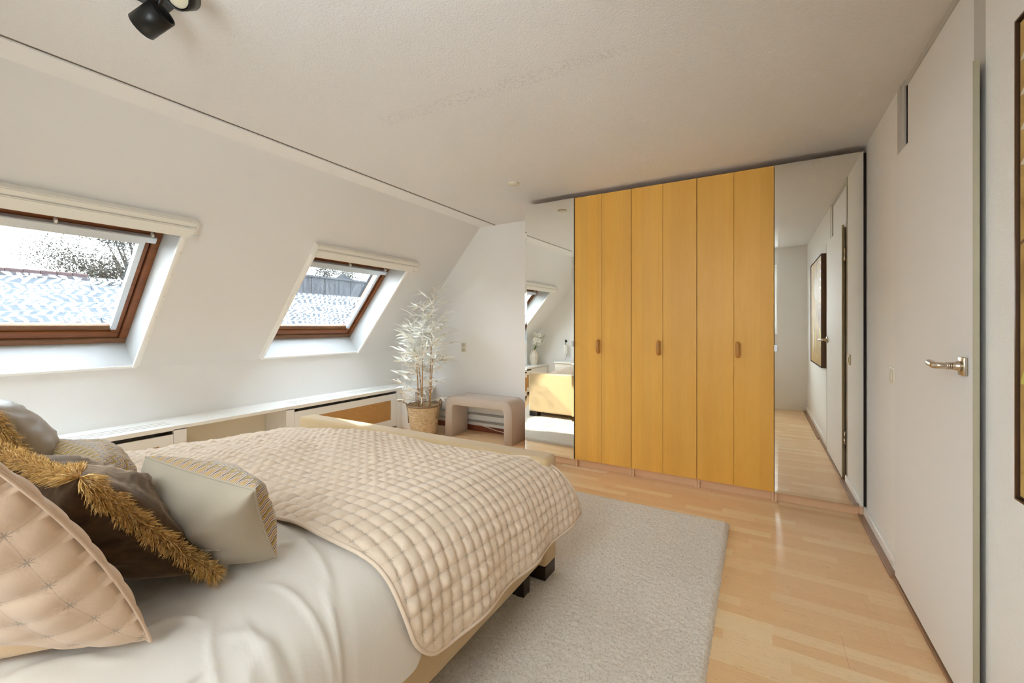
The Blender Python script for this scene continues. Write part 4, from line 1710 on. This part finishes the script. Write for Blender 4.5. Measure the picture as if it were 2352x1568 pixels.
# ------------------------------------------------------------ things seen in the mirror: vase, nightstand, wall lamp
va = root('vase', (-3.93, -.24, ZS), 'pale faceted ceramic vase on the radiator cover, seen in the left mirror', 'vase')
lathe('vase_body', [(0, 0), (.055, 0), (.060, .01), (.092, .165), (.052, .255), (.036, .275), (.040, .295), (.034, .292), (.030, .26), (0, .26)], (-3.93, -.24, ZS+.0005), M['ceramic'], va, 8, False)
fw = root('flower_bunch', (-3.93, -.24, ZS+.3), 'bunch of white flowers with green stems standing in the pale vase', 'flowers')
rnd = random.Random(4)
for k in range(13):
    a = rnd.uniform(0, 2*PI); sp_ = rnd.uniform(.05, .17); hh = rnd.uniform(.12, .33)
    tip = Vector((-3.80+math.cos(a)*sp_*.55, -.24+math.sin(a)*sp_*.8+.03, ZS+.29+hh))
    base = Vector((-3.93, -.24, ZS+.265))
    mid = base.lerp(tip, .5)+Vector((0, 0, .03))
    tube('stem', [base, mid, tip], [.003, .0025, .002], M['stemgreen'], fw, 6)
    for q in range(3):
        c = mid.lerp(tip, .35+.33*q)+Vector((rnd.uniform(-.02, .02), rnd.uniform(-.02, .02), 0))
        V, F = [], []
        ax = Vector((rnd.uniform(-.5, .8), rnd.uniform(.2, 1), rnd.uniform(-.1, .6))).normalized()
        u = ax.orthogonal().normalized(); v_ = ax.cross(u)
        for pz in range(6):
            an = pz*PI/3+rnd.random()*.3
            d = u*math.cos(an)+v_*math.sin(an)
            e = ax.cross(d)
            kk = len(V)
            V += [c, c+d*.022+e*.017+ax*.008, c+d*.052+ax*.002, c+d*.022-e*.017+ax*.008]
            F.append((kk, kk+1, kk+2, kk+3))
        fl_ = mesh_obj('blossom', V, F, M['petal'], fw, True)
        if q == 2 or rnd.random() < .3:
            lathe('flower_centre', [(0, .012), (.006, .010), (.006, .002)], c, M['yellow'], fl_, 8, axis=ax)
ns = root('nightstand', (-3.20, -.25, 0), 'white nightstand beside the head of the bed, seen in the left mirror', 'nightstand')
NX0, NX1, NY0, NY1, NZ = -3.42, -2.92, -.465, -.07, .585
box('table_top', (NX0, NY0, NZ-.022), (NX1, NY1, NZ), M['whitegloss'], ns, .003)
box('drawer_box', (NX0+.03, NY0+.02, NZ-.16), (NX1-.03, NY1-.03, NZ-.022), M['whitegloss'], ns)
dr = box('drawer', (NX0+.05, NY1-.03, NZ-.145), (NX1-.05, NY1-.018, NZ-.035), M['whitegloss'], ns, .002)
lathe('knob', [(0, 0), (.006, 0), (.010, .012), (0, .016)], ((NX0+NX1)/2, NY1-.02, NZ-.09), M['nickel'], dr, 14, axis=(0, 1, 0))
for xx in (NX0+.02, NX1-.06):
    for yy in (NY0+.02, NY1-.06):
        box('leg', (xx, yy, 0), (xx+.04, yy+.04, NZ-.022), M['whitegloss'], ns, .002)
box('shelf', (NX0+.03, NY0+.03, .16), (NX1-.03, NY1-.03, .18), M['whitegloss'], ns)
wl = root('wall_lamp', (-3.36, YN, .9), 'white wall lamp on a black bracket above the nightstand, seen in the left mirror', 'lamp')
lathe('lamp_shade', [(0, .03), (.030, .03), (.036, 0), (.036, -.14), (.030, -.155), (0, -.155)], (-3.34, YN+.075, .86), M['whitegloss'], wl, 20)
tube('bracket', [(-3.36, YN, .955), (-3.36, YN+.05, .985), (-3.34, YN+.075, .98), (-3.34, YN+.075, .88)], .005, M['frameblack'], wl, 8)
lathe('wall_rose', [(0, .012), (.022, .012), (.024, 0)], (-3.36, YN, .955), M['frameblack'], wl, 20, axis=(0, 1, 0))
tube('cord', [(-3.34, YN+.02, .70), (-3.35, YN+.015, .66), (-3.37, YN+.015, .60)], .0025, M['frameblack'], wl, 6)

# ------------------------------------------------------------ outside
tag(box('ground_outside', (-90, -60, -6.2), (-4.9, 90, -6.0), M['street']), kind='structure')
# house with grey cladding seen through the right-hand roof window
gb = root('house', (-17, 11, -6), 'house with vertical grey cladding panels seen through the right roof window', 'house')
box('wall', (-18.2, 8.52, -6), (-14.06, 18.5, 3.02), M['roofgrey'], gb)
js = [8.52, 9.08, 9.642, 10.195, 10.763, 11.327, 11.881, 12.44, 13.0, 13.56, 14.12, 14.7, 15.3, 15.9, 16.5]
for a, b in zip(js[:-1], js[1:]):
    box('cladding_panel', (-14.06, a+.009, -.2), (-14.0, b-.009, 3.02), M['panelgrey'], gb)
box('parapet_cap', (-14.10, 8.45, 3.02), (-13.94, 16.55, 3.09), M['panelgrey'], gb)
for (yy, hw, zz) in ((12.9, 1.25, .42), (15.4, 1.2, .40), (17.9, 1.2, .4)):
    bm = bmesh.new()
    p = [(-17.5, yy-hw, 3.0), (-16, yy-hw, 3.0), (-16, yy+hw, 3.0), (-17.5, yy+hw, 3.0)]
    q = [(-17, yy-.05, 3.2+zz), (-16.5, yy-.05, 3.2+zz), (-16.5, yy+.05, 3.2+zz), (-17, yy+.05, 3.2+zz)]
    add_hexa(bm, p+q)
    bm_obj('roof_peak', bm, M['roofgrey'], gb)
# house with tiled roof seen through the left window
hb2 = root('house', (-17, 0, -6), 'house with a dark tiled roof ridge seen through the left roof window', 'house')
RZ = 2.43
box('wall', (-17.5, -10, -6), (-11.5, 3.70, -.8), M['panelgrey'], hb2)
def roofslope(name, x0, z0, x1, z1, m):
    bm = bmesh.new()
    add_hexa(bm, [(x0, -10, z0-.12), (x1, -10, z1-.12), (x1, 3.72, z1-.12), (x0, 3.72, z0-.12), (x0, -10, z0), (x1, -10, z1), (x1, 3.72, z1), (x0, 3.72, z0)])
    bm_obj(name, bm, m, hb2)
roofslope('roof', -11.3, -.9, -14.0, RZ-.06, M['rooflight'])
roofslope('roof', -17.7, -1.4, -14.0, RZ-.06, M['rooftile'])
bm = bmesh.new()
add_hexa(bm, [(-11.3, 3.76, -1.0), (-14.0, 3.76, 2.13), (-14.0, 8.42, 2.13), (-11.3, 8.42, -1.0), (-11.3, 3.76, -.9), (-14.0, 3.76, 2.25), (-14.0, 8.42, 2.25), (-11.3, 8.42, -.9)])
bm_obj('annex_roof', bm, M['rooflight'], hb2)
y = -8.0
while y < 3.65:
    lathe('ridge_tile', [(.085, 0), (.100, .02), (.095, .12), (.09, .25)], (-14.0, y, RZ-.02), M['rooftile'], hb2, 12, axis=(0, 1, 0))
    y += .26


def tree(name, label, base, trunk_top, crown_c, rad, nleaf, seed, lsize):
    r = root(name, base, label, 'tree', 'trees outside the windows')
    rnd = random.Random(seed)
    base = Vector(base)
    tt = Vector(trunk_top)
    cc = Vector(crown_c)
    tube('trunk', [base, base.lerp(tt, .5)+Vector((.1, .1, 0)), tt, cc], [.28, .2, .12, .05], M['treebark'], r, 8)
    geo = []
    clumps = []
    for k in range(26):
        d = Vector((rnd.gauss(0, 1), rnd.gauss(0, 1), rnd.gauss(0, .8))).normalized()
        e = cc+Vector((d.x*rad[0], d.y*rad[1], d.z*rad[2]))*rnd.uniform(.55, 1.0)
        mid = tt.lerp(e, .5)+Vector((0, 0, rnd.uniform(-.1, .25)))
        geo.append(tube_geo([tt.lerp(cc, rnd.random()*.8), mid, e], [.045, .028, .010], 5))
        clumps.append((e, rnd.uniform(.22, .42)*rad[1]))
    v, f = join_geo(geo)
    mesh_obj('branches', v, f, M['treebark'], r, True, kind='stuff')
    V, F = [], []
    for k in range(nleaf):
        e, s = clumps[rnd.randrange(len(clumps))]
        p = e+Vector((rnd.gauss(0, s*.6), rnd.gauss(0, s*.6), rnd.gauss(0, s*.42)))
        a = Vector((rnd.uniform(-1, 1), rnd.uniform(-1, 1), rnd.uniform(-1, 1))).normalized()*lsize
        b = a.orthogonal().normalized()*lsize*.45
        kk = len(V)
        V += [p-a, p+b, p+a, p-b]
        F.append((kk, kk+1, kk+2, kk+3))
    mesh_obj('foliage', V, F, M['treeleaf'], r, False, kind='stuff')


tree('tree', 'sparse grey leaved tree beside the tiled ridge in the left roof window', (-19.6, 6.9, -6), (-19.7, 6.6, 2.0), (-19.8, 5.9, 3.75), (1.5, 1.75, 1.5), 11000, 8, .045)
tree('tree', 'small bare tree above the grey cladding in the right roof window', (-21, 16.2, -6), (-21, 16.2, 3.0), (-21, 16.2, 4.3), (1.3, 1.6, .7), 3500, 5, .05)
print('faces', sum(len(o.data.polygons) for o in bpy.data.objects if o.type == 'MESH'))
